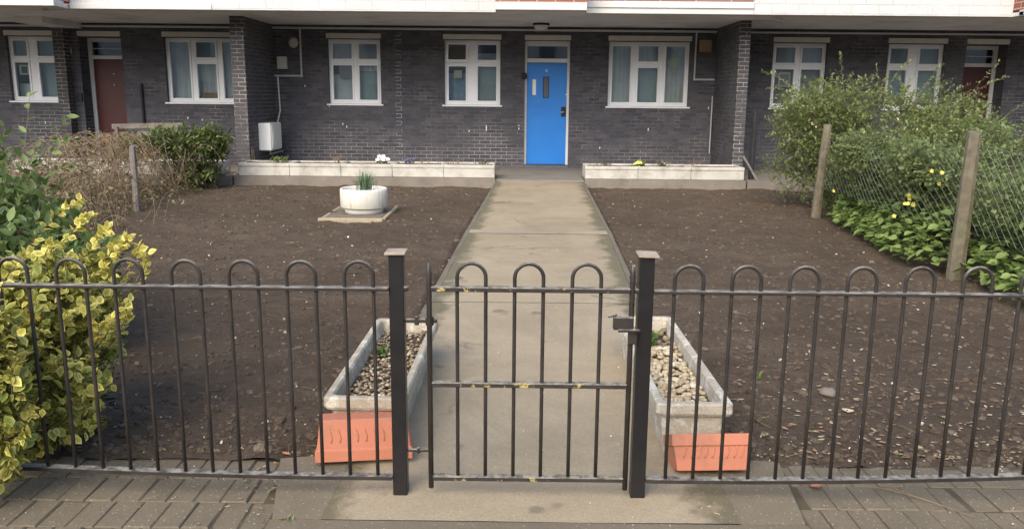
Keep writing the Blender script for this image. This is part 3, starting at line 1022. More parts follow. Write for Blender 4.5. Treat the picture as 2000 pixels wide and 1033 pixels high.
for k in range(7):
    a0, a1 = R(25 + 130 * k / 7), R(25 + 130 * (k + 1) / 7)
    q = YW + .14
    sh.add([(3.235, q, 2.16), (3.235 + .17 * math.cos(a1), q + .012, 2.22 + .19 * math.sin(a1)), (3.235 + .17 * math.cos(a0), q - .012, 2.22 + .19 * math.sin(a0))], [(0, 2, 1)])
sh.box(3.19, 3.28, YW + .135, YW + .15, 2.08, 2.162)
tag(sh.build('paper_fan', M['paper'], origin=(3.235, YW + .14, 2.08)), 'pale folded paper fan in the right pane of the window beside the blue door', 'ornament')

# doors -------------------------------------------------------------------
def door_lintel(a, b, d):
    ln = MB()
    ln.box(a - .005, b + .005, YW - .04, YW + .14, 2.712, 2.812)
    return ln.build('lintel', M['lintel'], d, bevel=.006)

# the blue door
a, b = .135, 1.065
y = YW + .10
dm = MB(); dm.box(.190, 1.022, y + .01, y + .055, .182, 2.262)
bd = dm.build('door', M['door_blue'], block, bevel=.004)
bd['label'] = 'bright blue flush entrance door with a white plate and slim vision panel'
fm = MB()
fm.box(a, a + .05, y - .012, y + .07, .135, 2.70); fm.box(b - .05, b, y - .012, y + .07, .135, 2.70)
fm.box(a + .05, b - .05, y - .012, y + .07, 2.272, 2.352); fm.box(a + .05, b - .05, y - .012, y + .07, 2.60, 2.70)
fm.build('door_frame', M['white_paint'], bd, bevel=.004)
fm = MB(); fm.box(a + .05, b - .05, y - .004, y + .06, .135, .180); fm.build('threshold', M['door_red'], bd)
pm = MB(); pm.add([(a + .05, y + .03, 2.352), (b - .05, y + .03, 2.352), (b - .05, y + .03, 2.60), (a + .05, y + .03, 2.60)], [(0, 1, 2, 3)])
pm.build('transom_pane', M['glass'], bd)
pm = MB(); pm.box(.30, .372, y + .004, y + .012, 1.615, 1.93); pm.build('door_plate', M['petal_white'], bd, bevel=.002)
pm = MB(); ring(pm, .518, .642, 1.555, 1.985, .016, y + .002, y + .014); pm.build('vision_frame', M['dark'], bd)
pm = MB(); pm.box(.533, .627, y + .006, y + .013, 1.571, 1.969); pm.build('vision_panel', M['slate'], bd)
pm = MB(); pm.box(.905, 1.005, y - .012, y + .012, 1.175, 1.375); pm.build('lock_plate', M['dark'], bd, bevel=.006)
pm = MB(); pm.tube([(.955, y - .01, 1.27), (.955, y - .05, 1.27), (.90, y - .05, 1.265)], .010, 8); pm.build('handle', M['grey_metal'], bd, smooth=True)
pm = MB(); pm.box(.992, 1.018, y - .004, y + .012, 1.615, 1.64); pm.build('lock', M['petal_white'], bd)
tc = bpy.data.curves.new('door_number', 'FONT')
tc.body = '4'; tc.size = .10; tc.extrude = .002; tc.align_x = 'CENTER'
tmp = bpy.data.objects.new('tmp_text', tc)
COL.objects.link(tmp)
tm = bpy.data.meshes.new_from_object(tmp.evaluated_get(bpy.context.evaluated_depsgraph_get()))
bpy.data.objects.remove(tmp)
tm.materials.clear(); tm.materials.append(M['petal_white'])
to = bpy.data.objects.new('door_number', tm)
COL.objects.link(to)
to.parent = bd
to.location = (.585, y + .006 - YW, 2.075)
to.rotation_euler = (R(90), 0, 0)
door_lintel(a, b, bd)
bl = MB(); bl.lathe([(.0, -.07), (.05, -.06), (.06, 0), (.05, .06), (0, .07)], (.125, YW - .02, 1.995), 16, 1, .8)
tag(bl.build('entry_buzzer', M['dark'], origin=(.125, YW, 1.99), smooth=True), 'dark oval buzzer at the left jamb of the blue door', 'buzzer')

# the two dark red doors
def red_door(a, b, label, knob):
    y = YW + .36
    dm = MB(); dm.box(a + .085, b - .085, y + .012, y + .055, .15, 2.262)
    d = dm.build('door', M['door_red'], block, bevel=.004)
    d['label'] = label
    fm = MB()
    fm.box(a, a + .08, y - .01, y + .06, .13, 2.70); fm.box(b - .08, b, y - .01, y + .06, .13, 2.70)
    fm.box(a + .08, b - .08, y - .01, y + .06, 2.27, 2.345); fm.box(a + .08, b - .08, y - .01, y + .06, 2.62, 2.70)
    fm.box(a + .08, b - .08, y + .0, y + .05, 2.475, 2.492)
    fm.build('door_frame', M['peeling'], d, bevel=.004)
    pm = MB(); pm.add([(a + .08, y + .03, 2.345), (b - .08, y + .03, 2.345), (b - .08, y + .03, 2.62), (a + .08, y + .03, 2.62)], [(0, 1, 2, 3)])
    pm.build('transom_pane', M['glass'], d)
    pm = MB()
    cx = (a + b) / 2
    pm.box(cx + .05, cx + .068, y + .0, y + .013, 1.96, 1.98)
    pm.build('spyhole', M['petal_white'], d)
    pm = MB(); pm.lathe([(0, -.02), (.018, -.012), (.022, 0), (.018, .012), (0, .02)], (cx + knob, y - .0, 1.74), 12); pm.build('handle', M['grey_metal'], d, smooth=True)
    door_lintel(a, b, d)
red_door(-9.04, -8.17, 'dark red door deep in its recess with peeling white frame', .06)
red_door(9.15, 10.0, 'dark red door half hidden behind the shrubs', -.25)

# balconies ----------------------------------------------------------------
ZS = 2.975
so = MB()
so.box(-15, -7.64, 14.30, 18.2, ZS, ZS + .06); so.box(-7.64, -.385, 14.75, 18.2, ZS, ZS + .06); so.box(-.385, 1.115, 14.25, 18.2, ZS, ZS + .06)
so.box(1.115, 8.33, 14.75, 18.2, ZS, ZS + .06); so.box(8.33, 15, 14.30, 18.2, ZS, ZS + .06)
so.build('soffit', M['soffit'], block)
uw = MB(); uw.box(-15, 15, YW, YW + .3, 3.05, 6.5); uw.build('upper_wall', M['brick_red'], block)
uf = MB(); uf.box(-15, 15, 14.9, 18.2, 5.9, 6.1); uf.build('upper_slab', M['soffit'], block)

def balcony(x0, x1, y0, fas_h, wallm, wall_set=.0, lip=.0, label=None):
    mb = MB(); mb.box(x0, x1, y0 + wall_set, y0 + .16 + wall_set, ZS + fas_h, 4.05)
    if y0 < 14.4:
        mb.box(x0, x0 + .16, y0 + .16 + wall_set, 14.95, ZS + fas_h, 4.05)
        mb.box(x1 - .16, x1, y0 + .16 + wall_set, 14.95, ZS + fas_h, 4.05)
    p = mb.build('balcony', wallm, block)
    if label: p['label'] = label
    f = MB(); f.box(x0 - lip, x1 + lip, y0 - .02, y0 + .30, ZS - .004, ZS + fas_h - .002)
    f.build('fascia', M['fascia'], p, bevel=.008)
    if fas_h > .15:
        f = MB(); f.box(x0 + .004, x1 - .004, y0 - .045, y0 - .018, ZS + .09, ZS + fas_h + .012)
        f.build('fascia', M['fascia'], p, bevel=.006)
    c = MB(); c.box(x0 - .02, x1 + .02, y0 - .03 + wall_set, y0 + .20 + wall_set, 4.05, 4.12)
    c.build('coping', M['fascia'], p, bevel=.008)
    return p
balcony(-15, -7.62, 14.13, .105, M['brick_red'], label='red brick balcony bay at the left end')
balcony(-7.615, -5.20, 14.60, .09, M['brick_white'], .012)
balcony(-5.195, -.39, 14.60, .012, M['brick_white'], -.012)
balcony(-.385, 1.115, 14.13, .115, M['brick_red'], label='orange brick balcony bay above the blue door')
balcony(1.14, 3.965, 14.61, .185, M['brick_brown'], .06, label='brown brick balcony on a deep white fascia')
balcony(3.97, 8.325, 14.61, .012, M['brick_white'], -.012)
balcony(8.33, 15, 14.13, .095, M['brick_red'], label='red brick balcony bay at the right end')

# services on the wall -------------------------------------------------------
def pipe(name, pts, r, mat, label, cat, joints=()):
    mb = MB()
    q = []
    for i, p in enumerate(pts):
        q.append(p)
    for i in range(len(q) - 1):
        mb.tube([q[i], q[i + 1]], r, 8)
    for p in q[1:-1]:
        mb.blob(p, r * 1.35, 3, 1, 8, 6)
    return tag(mb.build(name, mat, origin=pts[0], smooth=False), label, cat)
pipe('conduit_pipe', [(3.63, YW - .03, 2.885), (3.625, YW - .03, 1.955), (4.045, YW - .03, 1.955)], .018, M['grey_metal'], 'grey conduit stepping down the wall beside the brown square plate', 'pipe')
pipe('conduit_pipe', [(-4.47, YW - .032, 2.90), (-4.47, YW - .032, 1.955), (-5.03, YW - .032, 1.955)], .02, M['grey_metal'], 'grey conduit stepping down the wall above the white meter box', 'pipe')
pipe('conduit_pipe', [(-15, YW - .03, 2.91), (-5.3, YW - .03, 2.91)], .022, M['grey_metal'], 'grey pipe under the soffit left of the left brick pier', 'pipe')
pipe('conduit_pipe', [(-5.03, YW - .03, 2.912), (4.04, YW - .03, 2.905)], .022, M['grey_metal'], 'long grey pipe under the soffit between the two brick piers', 'pipe')
pipe('conduit_pipe', [(4.45, YW - .03, 1.92), (4.45, YW - .03, 2.90), (15, YW - .03, 2.90)], .02, M['grey_metal'], 'grey pipe under the soffit right of the right brick pier', 'pipe')
pipe('gas_pipe', [(-4.93, 17.25, 1.03), (-4.945, YW - .03, 1.25), (-4.965, YW - .03, 1.93)], .014, M['white_paint'], 'thin white pipe rising from the white meter box', 'pipe')
pipe('gas_pipe', [(-4.92, 16.6, .50), (-4.92, 16.6, .42), (-4.92, YW - .03, .42)], .014, M['grey_metal'], 'short grey pipe under the white meter box', 'pipe')
pipe('waste_pipe', [(4.02, YW - .03, .45), (4.02, YW - .03, 1.62)], .012, M['grey_metal'], 'thin upright pipe in the corner of the right brick pier', 'pipe')
pipe('black_cable', [(-7.81, YW - .03, .9), (-7.81, YW - .03, 1.77)], .03, M['dark'], 'short black pipe on the wall between the red door and the net curtained window', 'pipe')
pipe('overflow_pipe', [(-8.15, 14.9, ZS - .005), (-8.05, 14.5, ZS - .05)], .022, M['white_paint'], 'white overflow spout under the far left balcony', 'pipe')
pipe('overflow_pipe', [(4.42, 15.0, ZS - .02), (4.60, 15.25, ZS - .02), (4.66, 15.2, ZS - .05)], .025, M['white_paint'], 'white bent spout under the balcony right of the right brick pier', 'pipe')

gm = empty('gas_meter_box', (-4.92, 16.6, .48), 'white square meter box on the side of the left brick pier', 'meter box')
mb = MB(); mb.box(-5.044, -4.80, 16.28, 17.02, .50, 1.03); mb.build('body', M['meter'], gm, bevel=.02)
mb = MB(); mb.box(-4.803, -4.785, 16.33, 16.97, .54, .99); mb.build('door', M['meter'], gm, bevel=.006)
mb = MB(); mb.box(-4.787, -4.778, 16.40, 16.90, .60, .93); mb.build('door_panel', M['meter'], gm, bevel=.003)

def wall_plate(name, x0, x1, z0, z1, d, mat, label, cat):
    mb = MB(); mb.box(x0, x1, YW - d, YW + .01, z0, z1)
    return tag(mb.build(name, mat, origin=(x0, YW, z0), bevel=.01), label, cat)
wall_plate('junction_box', -4.95, -4.76, 2.09, 2.34, .10, M['lintel'], 'small cream junction box on the wall above the white meter box', 'junction box')
wall_plate('wall_plate', 3.70, 3.955, 2.505, 2.745, .025, M['card'], 'square brown plate high on the wall beside the right brick pier', 'plate')
wall_plate('letter_plate', -9.165, -9.06, 1.40, 1.56, .04, M['dark'], 'small dark plate on the wall left of the left red door', 'plate')
vt = MB(); vt.lathe([(.0, -.03), (.05, -.045), (.095, -.03), (.105, 0), (.105, .02)], (0, 0, 0), 24)
vt.v = [(-4.62 + p[0], YW + p[2], 2.62 + p[1]) for p in vt.v]
tag(vt.build('wall_vent', M['lintel'], origin=(-4.62, YW, 2.62), smooth=True), 'round pale vent on the wall under the soffit beside the conduit', 'vent')
lp = empty('ceiling_lamp', (.435, 16.7, ZS - .1), 'unlit round bulkhead lamp on the soffit above the blue door', 'lamp')
mb = MB(); mb.lathe([(.0, 0), (.16, 0), (.17, -.02), (.15, -.04), (0, -.04)], (.435, 16.7, ZS), 28); mb.build('base', M['dark'], lp, smooth=True)
mb = MB(); mb.lathe([(.135, -.038), (.13, -.09), (.10, -.115), (0, -.125)], (.435, 16.7, ZS), 28); mb.build('lamp_shade', M['soffit'], lp, smooth=True)

# the houses across the street, which show as reflections in the window glass
oh = empty('terraced_houses', (0, -24, 0), 'row of brick terraced houses across the street, reflected in the windows', 'houses')
mb = MB(); mb.box(-70, 70, -30, -24, -.1, 6.2); mb.build('wall', M['lintel'], oh)
mb = MB(); mb.add([(-70.4, -23.6, 6.2), (70.4, -23.6, 6.2), (70.4, -27, 8.8), (-70.4, -27, 8.8), (70.4, -30.4, 6.2), (-70.4, -30.4, 6.2)], [(0, 1, 2, 3), (3, 2, 4, 5), (0, 3, 5), (1, 4, 2)]); mb.build('roof', M['plinth'], oh)
for i in range(16):
    for z in (.9, 3.8):
        x = -30 + i * 4
        mb = MB(); mb.box(x - .6, x + .6, -24.02, -23.95, z, z + 1.5); mb.build('window', M['slate'], oh)


# ------------------------------------------------------------------ planter troughs on the plinth
def flower_heads(mb, pts, r, petals=5, up_=.4):
    for p in pts:
        n0 = Vector((random.gauss(0, .4), -1 + random.gauss(0, .3), up_ + random.random() * .5)).normalized()
        t1 = n0.orthogonal().normalized(); t2 = n0.cross(t1)
        for k in range(petals):
            a = 2 * math.pi * k / petals + random.random() * .3
            d = t1 * math.cos(a) + t2 * math.sin(a)
            e_ = t1 * math.cos(a + .6) + t2 * math.sin(a + .6)
            f_ = t1 * math.cos(a - .6) + t2 * math.sin(a - .6)
            c = Vector(p)
            mb.add([c, c + e_ * r * .7 + n0 * r * .15, c + d * r + n0 * r * .3, c + f_ * r * .7 + n0 * r * .15], [(0, 1, 2, 3)])

def small_plant(name, x, y, z, r, h, n, L, mat, label, cat, flowers=None, fr_=.03, group=None):
    root = empty(name, (x, y, z), label, cat, group)
    P = np.stack([x + rng.normal(size=n) * r * .5, y + rng.normal(size=n) * r * .5, z + rng.random(n) * h * .7], 1)
    D = unit(np.stack([rng.normal(size=n), rng.normal(size=n), .5 + rng.random(n)], 1))
    N = unit(np.array([0, 0, 1.]) + rng.normal(size=(n, 3)) * .4)
    ll = L * (.7 + .6 * rng.random(n))
    V, T_, Q, A = leaf_mesh(P, D, N, ll, ll * .6, rng.random(n))
    np_mesh('foliage', V, T_, Q, mat, root, A)
    if flowers:
        fmat, cnt = flowers
        mb = MB()
        flower_heads(mb, [(x + random.gauss(0, r * .55), y - .02 + random.gauss(0, r * .4), z + h * (.5 + .6 * random.random())) for _ in range(cnt)], fr_)
        mb.build('flowers', fmat, root)
    return root

def trough(x0, x1, label, group, yf=14.77, yb=15.42, z0=.159, z1=.385):
    root = empty('planter_trough', ((x0 + x1) / 2, (yf + yb) / 2, z0), label, 'planter', group)
    mb = MB()
    mb.box(x0 + .002, x1 - .002, yf + .012, yb - .012, z0, z1 - .05)
    mb.build('body', M['conc_white'], root, bevel=.012)
    rm = MB()
    w = .055
    rm.box(x0 + .0005, x1 - .0005, yf, yf + w, z1 - .062, z1); rm.box(x0 + .002, x1 - .002, yb - w, yb, z1 - .062, z1)
    rm.box(x0 + .002, x0 + .05, yf + w, yb - w, z1 - .062, z1); rm.box(x1 - .05, x1 - .002, yf + w, yb - w, z1 - .062, z1)
    rm.build('rim', M['conc_white'], root, bevel=.012)
    s_ = MB()
    n = 8
    for j in range(n + 1):
        for i in range(n + 1):
            x = x0 + .045 + (x1 - x0 - .09) * i / n
            y_ = yf + .05 + (yb - yf - .10) * j / n
            s_.v.append((x, y_, z1 - .028 + .012 * mnoise.noise((x * 6, y_ * 6, 2))))
    for j in range(n):
        for i in range(n):
            q = j * (n + 1) + i
            s_.f.append((q, q + 1, q + n + 2, q + n + 1))
    s_.build('compost', M['soil'], root, smooth=True)
    return root
GL = 'white concrete planters along the terrace edge'
xs = [-4.965, -4.055, -3.14, -2.225, -1.31, -.40]
labs = ['weathered white trough planter against the left brick pier', 'white trough planter with dry twigs, second from the left brick pier',
        'white trough planter holding the white flowers', 'white trough planter holding the small purple flowers', 'white trough planter beside the path, left of the blue door']
for i in range(5):
    trough(xs[i], xs[i + 1], labs[i], GL)
xs2 = [1.205, 2.15, 3.09, 4.035]
labs = ['white trough planter beside the path, right of the blue door', 'white trough planter holding the pale yellow flowers', 'white trough planter against the right brick pier']
for i in range(3):
    trough(xs2[i], xs2[i + 1], labs[i], GL)
for i in range(4):
    trough(-9.0 + i * .92, -8.08 + i * .92, ['white trough planter in front of the left red door', 'white trough planter behind the bramble canes', 'white trough planter behind the old fence post', 'white trough planter directly behind the laurel'][i], GL)

small_plant('white_flowers', -2.44, 15.05, .36, .10, .13, 70, .06, M['leaf_laurel'], 'clump of white flowers in the middle left trough', 'flowers', (M['petal_white'], 15), .042)
small_plant('purple_flowers', -1.98, 15.08, .36, .09, .10, 60, .05, M['leaf_laurel'], 'dark clump of purple flowers right of the white flowers', 'flowers', (M['petal_purple'], 9), .03)
small_plant('primrose', 2.20, 14.98, .36, .10, .10, 80, .07, M['leaf_cover'], 'primrose with pale yellow flowers in the middle right trough', 'flowers', (M['petal_yellow'], 6), .034)
small_plant('trough_weeds', 2.62, 15.1, .36, .14, .10, 60, .05, M['leaf_weed'], 'low weed with one white flower right of the primrose', 'plant', (M['petal_white'], 1), .03)
small_plant('trough_weeds', -.62, 15.1, .36, .10, .06, 40, .05, M['leaf_weed'], 'low weed in the trough beside the path', 'plant')
small_plant('trough_weeds', 1.55, 15.1, .36, .2, .05, 60, .04, M['leaf_weed'], 'low weed in the trough right of the blue door', 'plant')
small_plant('trough_weeds', -4.35, 15.2, .36, .16, .12, 70, .06, M['leaf_vine'], 'leafy weed in the trough below the white meter box', 'plant')

def twigs(name, x, y, z, h, n, spread, label):
    mb = MB()
    for _ in range(n):
        a = random.random() * 6.28
        s_ = spread * random.random()
        p0 = (x + random.gauss(0, .02), y + random.gauss(0, .02), z)
        p1 = (p0[0] + math.cos(a) * s_ * .4, p0[1] + math.sin(a) * s_ * .4, z + h * .5)
        p2 = (p0[0] + math.cos(a) * s_, p0[1] + math.sin(a) * s_, z + h * (.7 + .3 * random.random()))
        mb.tube([p0, p1, p2], .006, 5, .003)
    return tag(mb.build(name, M['cane'], origin=(x, y, z)), label, 'dead plant')
twigs('dead_stem', -4.80, 15.05, .35, .32, 3, .08, 'tall dry stem in the trough by the left brick pier')
twigs('dead_stem', -3.25, 15.1, .35, .18, 10, .22, 'small bare twiggy plant in the second trough')
for i, x in enumerate((-1.75, -1.62, -1.45, -1.2, -1.08)):
    twigs('dead_stem', x, 15.25, .35, .10, 4, .05, ['short dead stalk just right of the purple flowers', 'short dead stalk, second right of the purple flowers', 'short dead stalk midway between purple flowers and path', 'short dead stalk left of the last trough divider', 'short dead stalk at the divider of the last trough'][i])
twigs('dead_stem', 3.2, 15.2, .35, .12, 6, .2, 'low dry twigs in the trough by the right brick pier')

# ------------------------------------------------------------------ round tub on its slab
sl = empty('tub_slab', (-2.13, 11.2, 0), 'square concrete slab with a broken pale rim under the round tub', 'slab')
mb = MB(); mb.box(-2.50, -1.77, 10.62, 11.78, -.05, .022); mb.build('slab', M['slab'], sl, bevel=.008)
mb = MB()
mb.box(-2.56, -1.72, 10.545, 10.61, -.05, .035); mb.box(-1.755, -1.70, 10.615, 11.86, -.05, .032); mb.box(-2.56, -2.51, 10.615, 11.86, -.05, .02)
mb.build('rim', M['slab_rim'], sl, bevel=.012)
tb = empty('flower_tub', (-2.08, 11.22, .022), 'round cream tub with dark drip stains standing alone on the soil', 'planter')
mb = MB(); mb.lathe([(.24, .0), (.255, .002), (.265, .075), (.25, .08)], (-2.08, 11.22, .0225), 48); mb.build('foot', M['tub'], tb, smooth=True)
mb = MB()
mb.lathe([(.262, .072), (.305, .076), (.317, .085), (.320, .30), (.316, .325), (.306, .334), (.292, .33), (.282, .315), (.278, .25)], (-2.08, 11.22, .022), 64)
mb.build('body', tub_stain_mat(), tb, smooth=True)
mb = MB(); mb.lathe([(.28, .268), (.18, .278), (.08, .285), (.001, .288)], (-2.08, 11.22, .022), 32); mb.build('compost', M['soil'], tb, smooth=True)

def tuft(name, x, y, z, n, h, spread, mat, label, cat, w=.006, lean=(0, 0)):
    root = empty(name, (x, y, z), label, cat)
    V, T_, Q, tone = [], [], [], []
    for i in range(n):
        a = random.random() * 6.28
        s_ = spread * random.random()
        hh = h * (.5 + .6 * random.random())
        b = np.array([x + random.gauss(0, spread * .25), y + random.gauss(0, spread * .2), z])
        dx = np.array([math.cos(a) * s_ + lean[0], math.sin(a) * s_ + lean[1], 0])
        sd = np.array([-math.sin(a), math.cos(a), 0]) * w * (.7 + .6 * random.random())
        droop = .25 * hh * random.random()
        p1, p2 = b + dx * .3 + np.array([0, 0, hh * .6]), b + dx * 1.1 + np.array([0, 0, hh - droop])
        o = len(V)
        V += [b - sd, b + sd, p1 + sd * .8, p1 - sd * .8, p2]
        Q.append((o, o + 1, o + 2, o + 3)); T_.append((o + 3, o + 2, o + 4))
        tone += [random.random()] * 5
    np_mesh('blades', np.array(V), np.array(T_), np.array(Q), mat, root, {'tone': tone, 'edge': [0] * len(V)})
    return root
tuft('grass_tuft', -2.04, 11.16, .30, 150, .34, .19, M['blade'], 'tuft of blue green grass growing in the round tub', 'grass tuft', .005)

# ------------------------------------------------------------------ bow top railings and gate
YF = 3.10
BAR = .0074

def hoop(mb, xa, xb, zb, ztop, y=YF):
    r_ = (xb - xa) / 2
    cx = (xa + xb) / 2
    zc = ztop - r_
    pts = [(xa, y, zb), (xa, y, .45), (xa, y, zc)]
    pts += [(cx - r_ * math.cos(t), y, zc + r_ * math.sin(t)) for t in [math.pi * k / 14 for k in range(1, 14)]]
    pts += [(xb, y, zc), (xb, y, .45), (xb, y, zb)]
    mb.tube(pts, BAR, 10)

def railing(name, bars, x0, x1, rise, label):
    """bars in pairs; the bottom rail rises a little towards the outer end, as the paving does"""
    root = empty(name, ((x0 + x1) / 2, YF, 0), label, 'railing', 'black bow top railings at the pavement')
    zb = lambda x: .094 + rise * max(0, abs(x) - .75) ** 1.7
    for i in range(0, len(bars) - 1, 2):
        mb = MB()
        hoop(mb, min(bars[i], bars[i + 1]), max(bars[i], bars[i + 1]), zb(bars[i]), .972 + random.uniform(-.003, .003))
        mb.build('hoop', M['fence'], root, smooth=True)
    tr_ = MB(); tr_.box(min(x0, x1), max(x0, x1), YF - .019, YF + .019, .862, .875); tr_.build('top_rail', M['fence'], root, bevel=.002, seg=1)
    br = MB()
    n = 14
    for i in range(n):
        a, b = x0 + (x1 - x0) * i / n, x0 + (x1 - x0) * (i + 1) / n
        za, zb_ = zb(a), zb(b)
        lo, hi = (a, za), (b, zb_)
        if a > b: lo, hi = hi, lo
        br.add([(lo[0], YF - .019, lo[1] - .008), (hi[0], YF - .019, hi[1] - .008), (hi[0], YF + .019, hi[1] - .008), (lo[0], YF + .019, lo[1] - .008),
                (lo[0], YF - .019, lo[1] + .007), (hi[0], YF - .019, hi[1] + .007), (hi[0], YF + .019, hi[1] + .007), (lo[0], YF + .019, lo[1] + .007)],
               [(3, 2, 1, 0), (4, 5, 6, 7), (0, 1, 5, 4), (2, 3, 7, 6)] + ([(3, 0, 4, 7)] if i == 0 else []) + ([(1, 2, 6, 5)] if i == n - 1 else []))
    br.build('bottom_rail', M['fence'], root)
    return root
railing('bow_top_railing', [-.548 - .1107 * k for k in range(24)], -.4885, -3.2, .018, 'black bow top railing panel left of the gate, partly in the golden bush')
railing('bow_top_railing', [.607 + .1101 * k for k in range(24)], .5285, 3.2, .022, 'black bow top railing panel right of the gate')

gt = empty('garden_gate', (.056, YF, 0), 'narrow black bow top gate between the two posts with yellow lichen on its rails', 'gate')
for a, b in ((-.226, -.116), (-.005, .105), (.216, .326)):
    mb = MB(); hoop(mb, a, b, .10, .972); mb.build('hoop', M['fence'], gt, smooth=True)
for x in (-.334, .446):
    mb = MB(); mb.tube([(x, YF, .05), (x, YF, .90), (x, YF, .935), (x, YF, .972)], .0105, 10); mb.v[-10:] = [(x + (p[0] - x) * .25, YF + (p[1] - YF) * .25, p[2]) for p in mb.v[-10:]]
    mb.build('stile', M['fence'], gt, smooth=True)
for z in (.873, .490, .096):
    mb = MB(); mb.box(-.326, .438, YF - .017, YF + .017, z - .010, z + .008); mb.build('rail', M['gate_rail'], gt, bevel=.002, seg=1)
mb = MB(); mb.box(-.43, -.305, YF + .008, YF + .024, .732, .748); mb.tube([(-.385, YF + .016, .722), (-.385, YF + .016, .758)], .010, 10); mb.tube([(-.334, YF + .012, .722), (-.334, YF + .012, .758)], .017, 10)
mb.build('hinge', M['fence'], gt, bevel=.003, seg=1)
mb = MB(); mb.box(-.43, -.33, YF + .010, YF + .022, .196, .208); mb.tube([(-.385, YF + .016, .19), (-.385, YF + .016, .214)], .008, 10); mb.build('hinge', M['fence'], gt, bevel=.003, seg=1)
la = MB()
la.box(.375, .452, YF - .028, YF - .002, .722, .772)
la.box(.392, .478, YF - .040, YF - .029, .716, .728)
la.obox((.372, YF - .015, .776), (.036, .010, .008), (0, R(-18), 0))
la.box(.436, .470, YF - .026, YF + .012, .664, .714)
la.build('latch', M['fence'], gt, bevel=.003, seg=1)

def gate_post(x, label, cap_tilt):
    root = empty('gate_post', (x, 3.13, 0), label, 'post', 'square black gate posts')
    mb = MB(); mb.box(x - .029, x + .029, 3.100, 3.158, -.05, 1.0); mb.build('shaft', M['post_paint'], root, bevel=.004)
    mb = MB(); mb.obox((x + cap_tilt[2], 3.13, 1.008), (.080, .088, .010), (cap_tilt[0], cap_tilt[1], 0)); mb.build('cap', M['cap'], root, bevel=.002, seg=1)
    mb = MB(); sgn = 1 if x < 0 else -1
    mb.tube([(x + sgn * .028, 3.11, .868), (x + sgn * .046, 3.11, .868)], .011, 6); mb.build('bolt', M['fence'], root)
    return root
gate_post(-.460, 'square black gate post on the hinge side, left of the gate', (R(1), R(-1), -.002))
gate_post(.500, 'square black gate post on the latch side, right of the gate', (R(2), R(2), .004))

# ------------------------------------------------------------------ concrete troughs and terracotta troughs by the gate
def stone_trough(x0, x1, y0, y1, zr, mat, label, rot):
    cx, cy = (x0 + x1) / 2, (y0 + y1) / 2
    root = empty('concrete_trough', (cx, cy, 0), label, 'planter', 'concrete troughs inside the gate')
    W, L = x1 - x0, y1 - y0
    mb = MB()
    def loop(w, l, z, r=.03):
        pts = []
        for sx, sy in ((1, 1), (-1, 1), (-1, -1), (1, -1)):
            for k in range(4):
                a = math.pi / 2 * k / 3
                if (sx, sy) == (1, 1): ang = a
                elif (sx, sy) == (-1, 1): ang = math.pi / 2 + a
                elif (sx, sy) == (-1, -1): ang = math.pi + a
                else: ang = 1.5 * math.pi + a
                jx = .004 * mnoise.noise((cx * 9 + sx, z * 14, k))
                pts.append((cx + sx * (w / 2 - r) + r * math.cos(ang) + jx, cy + sy * (l / 2 - r) + r * math.sin(ang), z + .003 * mnoise.noise((sx * 3 + k, sy * 5, z * 3))))
        return pts
    loops = [loop(W - .10, L - .10, .0), loop(W - .055, L - .055, zr - .065), loop(W - .012, L - .012, zr - .058), loop(W, L, zr - .045), loop(W - .004, L - .004, zr - .008), loop(W - .02, L - .02, zr),
             loop(W - .07, L - .07, zr), loop(W - .085, L - .085, zr - .01), loop(W - .10, L - .10, zr - .10)]
    for lo in loops: mb.v += lo
    n = 16
    for i in range(len(loops) - 1):
        for j in range(n):
            q = i * n
            mb.f.append((q + j, q + (j + 1) % n, q + n + (j + 1) % n, q + n + j))
    rm = Matrix.Rotation(rot, 3, 'Z')
    c = Vector((cx, cy, 0))
    mb.v = [tuple(rm @ (Vector(p) - c) + c) for p in mb.v]
    mb.build('body', mat, root)
    s_ = MB()
    m = 10
    for j in range(m + 1):
        for i in range(7):
            p = Vector((x0 + .045 + (W - .09) * i / 6, y0 + .045 + (L - .09) * j / m, 0))
            q = rm @ (p - c) + c
            s_.v.append((q.x, q.y, zr - .085 + .012 * mnoise.noise((p.x * 9, p.y * 9, 4))))
    for j in range(m):
        for i in range(6):
            q = j * 7 + i
            s_.f.append((q, q + 1, q + 8, q + 7))
    s_.build('compost', M['soil'], root, smooth=True)
    return root
LT = (-.858, -.478, 3.53, 4.90, .262)
RT = (.628, .978, 3.50, 5.02, .262)
stone_trough(*LT, M['trough_l'], 'long grey concrete trough of thin gravel, left of the path', R(-.9))
stone_trough(*RT, M['trough_r'], 'long pale concrete trough heaped with cream pebbles, right of the path', R(.3))

def stones(name, box_, z, n, r, mat, flat=.6):
    mb = MB()
    for i in range(n):
        rr_ = r * (.55 + .75 * random.random())
        mb.blob((random.uniform(box_[0], box_[1]), random.uniform(box_[2], box_[3]), z + random.uniform(-.004, .02)), rr_, i + n, flat, 7, 5)
    return tag(mb.build(name, mat, smooth=True), kind='stuff')
stones('pebbles', (RT[0] + .065, RT[1] - .065, 3.58, 4.60), .188, 330, .019, M['pebble'])
stones('pebbles', (RT[0] + .065, RT[1] - .065, 4.55, 4.95), .186, 60, .019, M['gravel'])
stones('gravel', (LT[0] + .06, LT[1] - .06, 3.56, 4.84), .183, 620, .010, M['gravel'])
stones('gravel', (LT[0] + .10, LT[1] - .08, 3.62, 4.5), .188, 90, .010, M['pebble'])
small_plant('succulent', .735, 4.55, .19, .05, .10, 70, .055, M['moss'], 'small bright green succulent among the cream pebbles', 'plant')
small_plant('trough_weeds', -.74, 4.35, .19, .04, .06, 30, .04, M['leaf_privet'], 'tiny dark weed in the left concrete trough', 'plant')

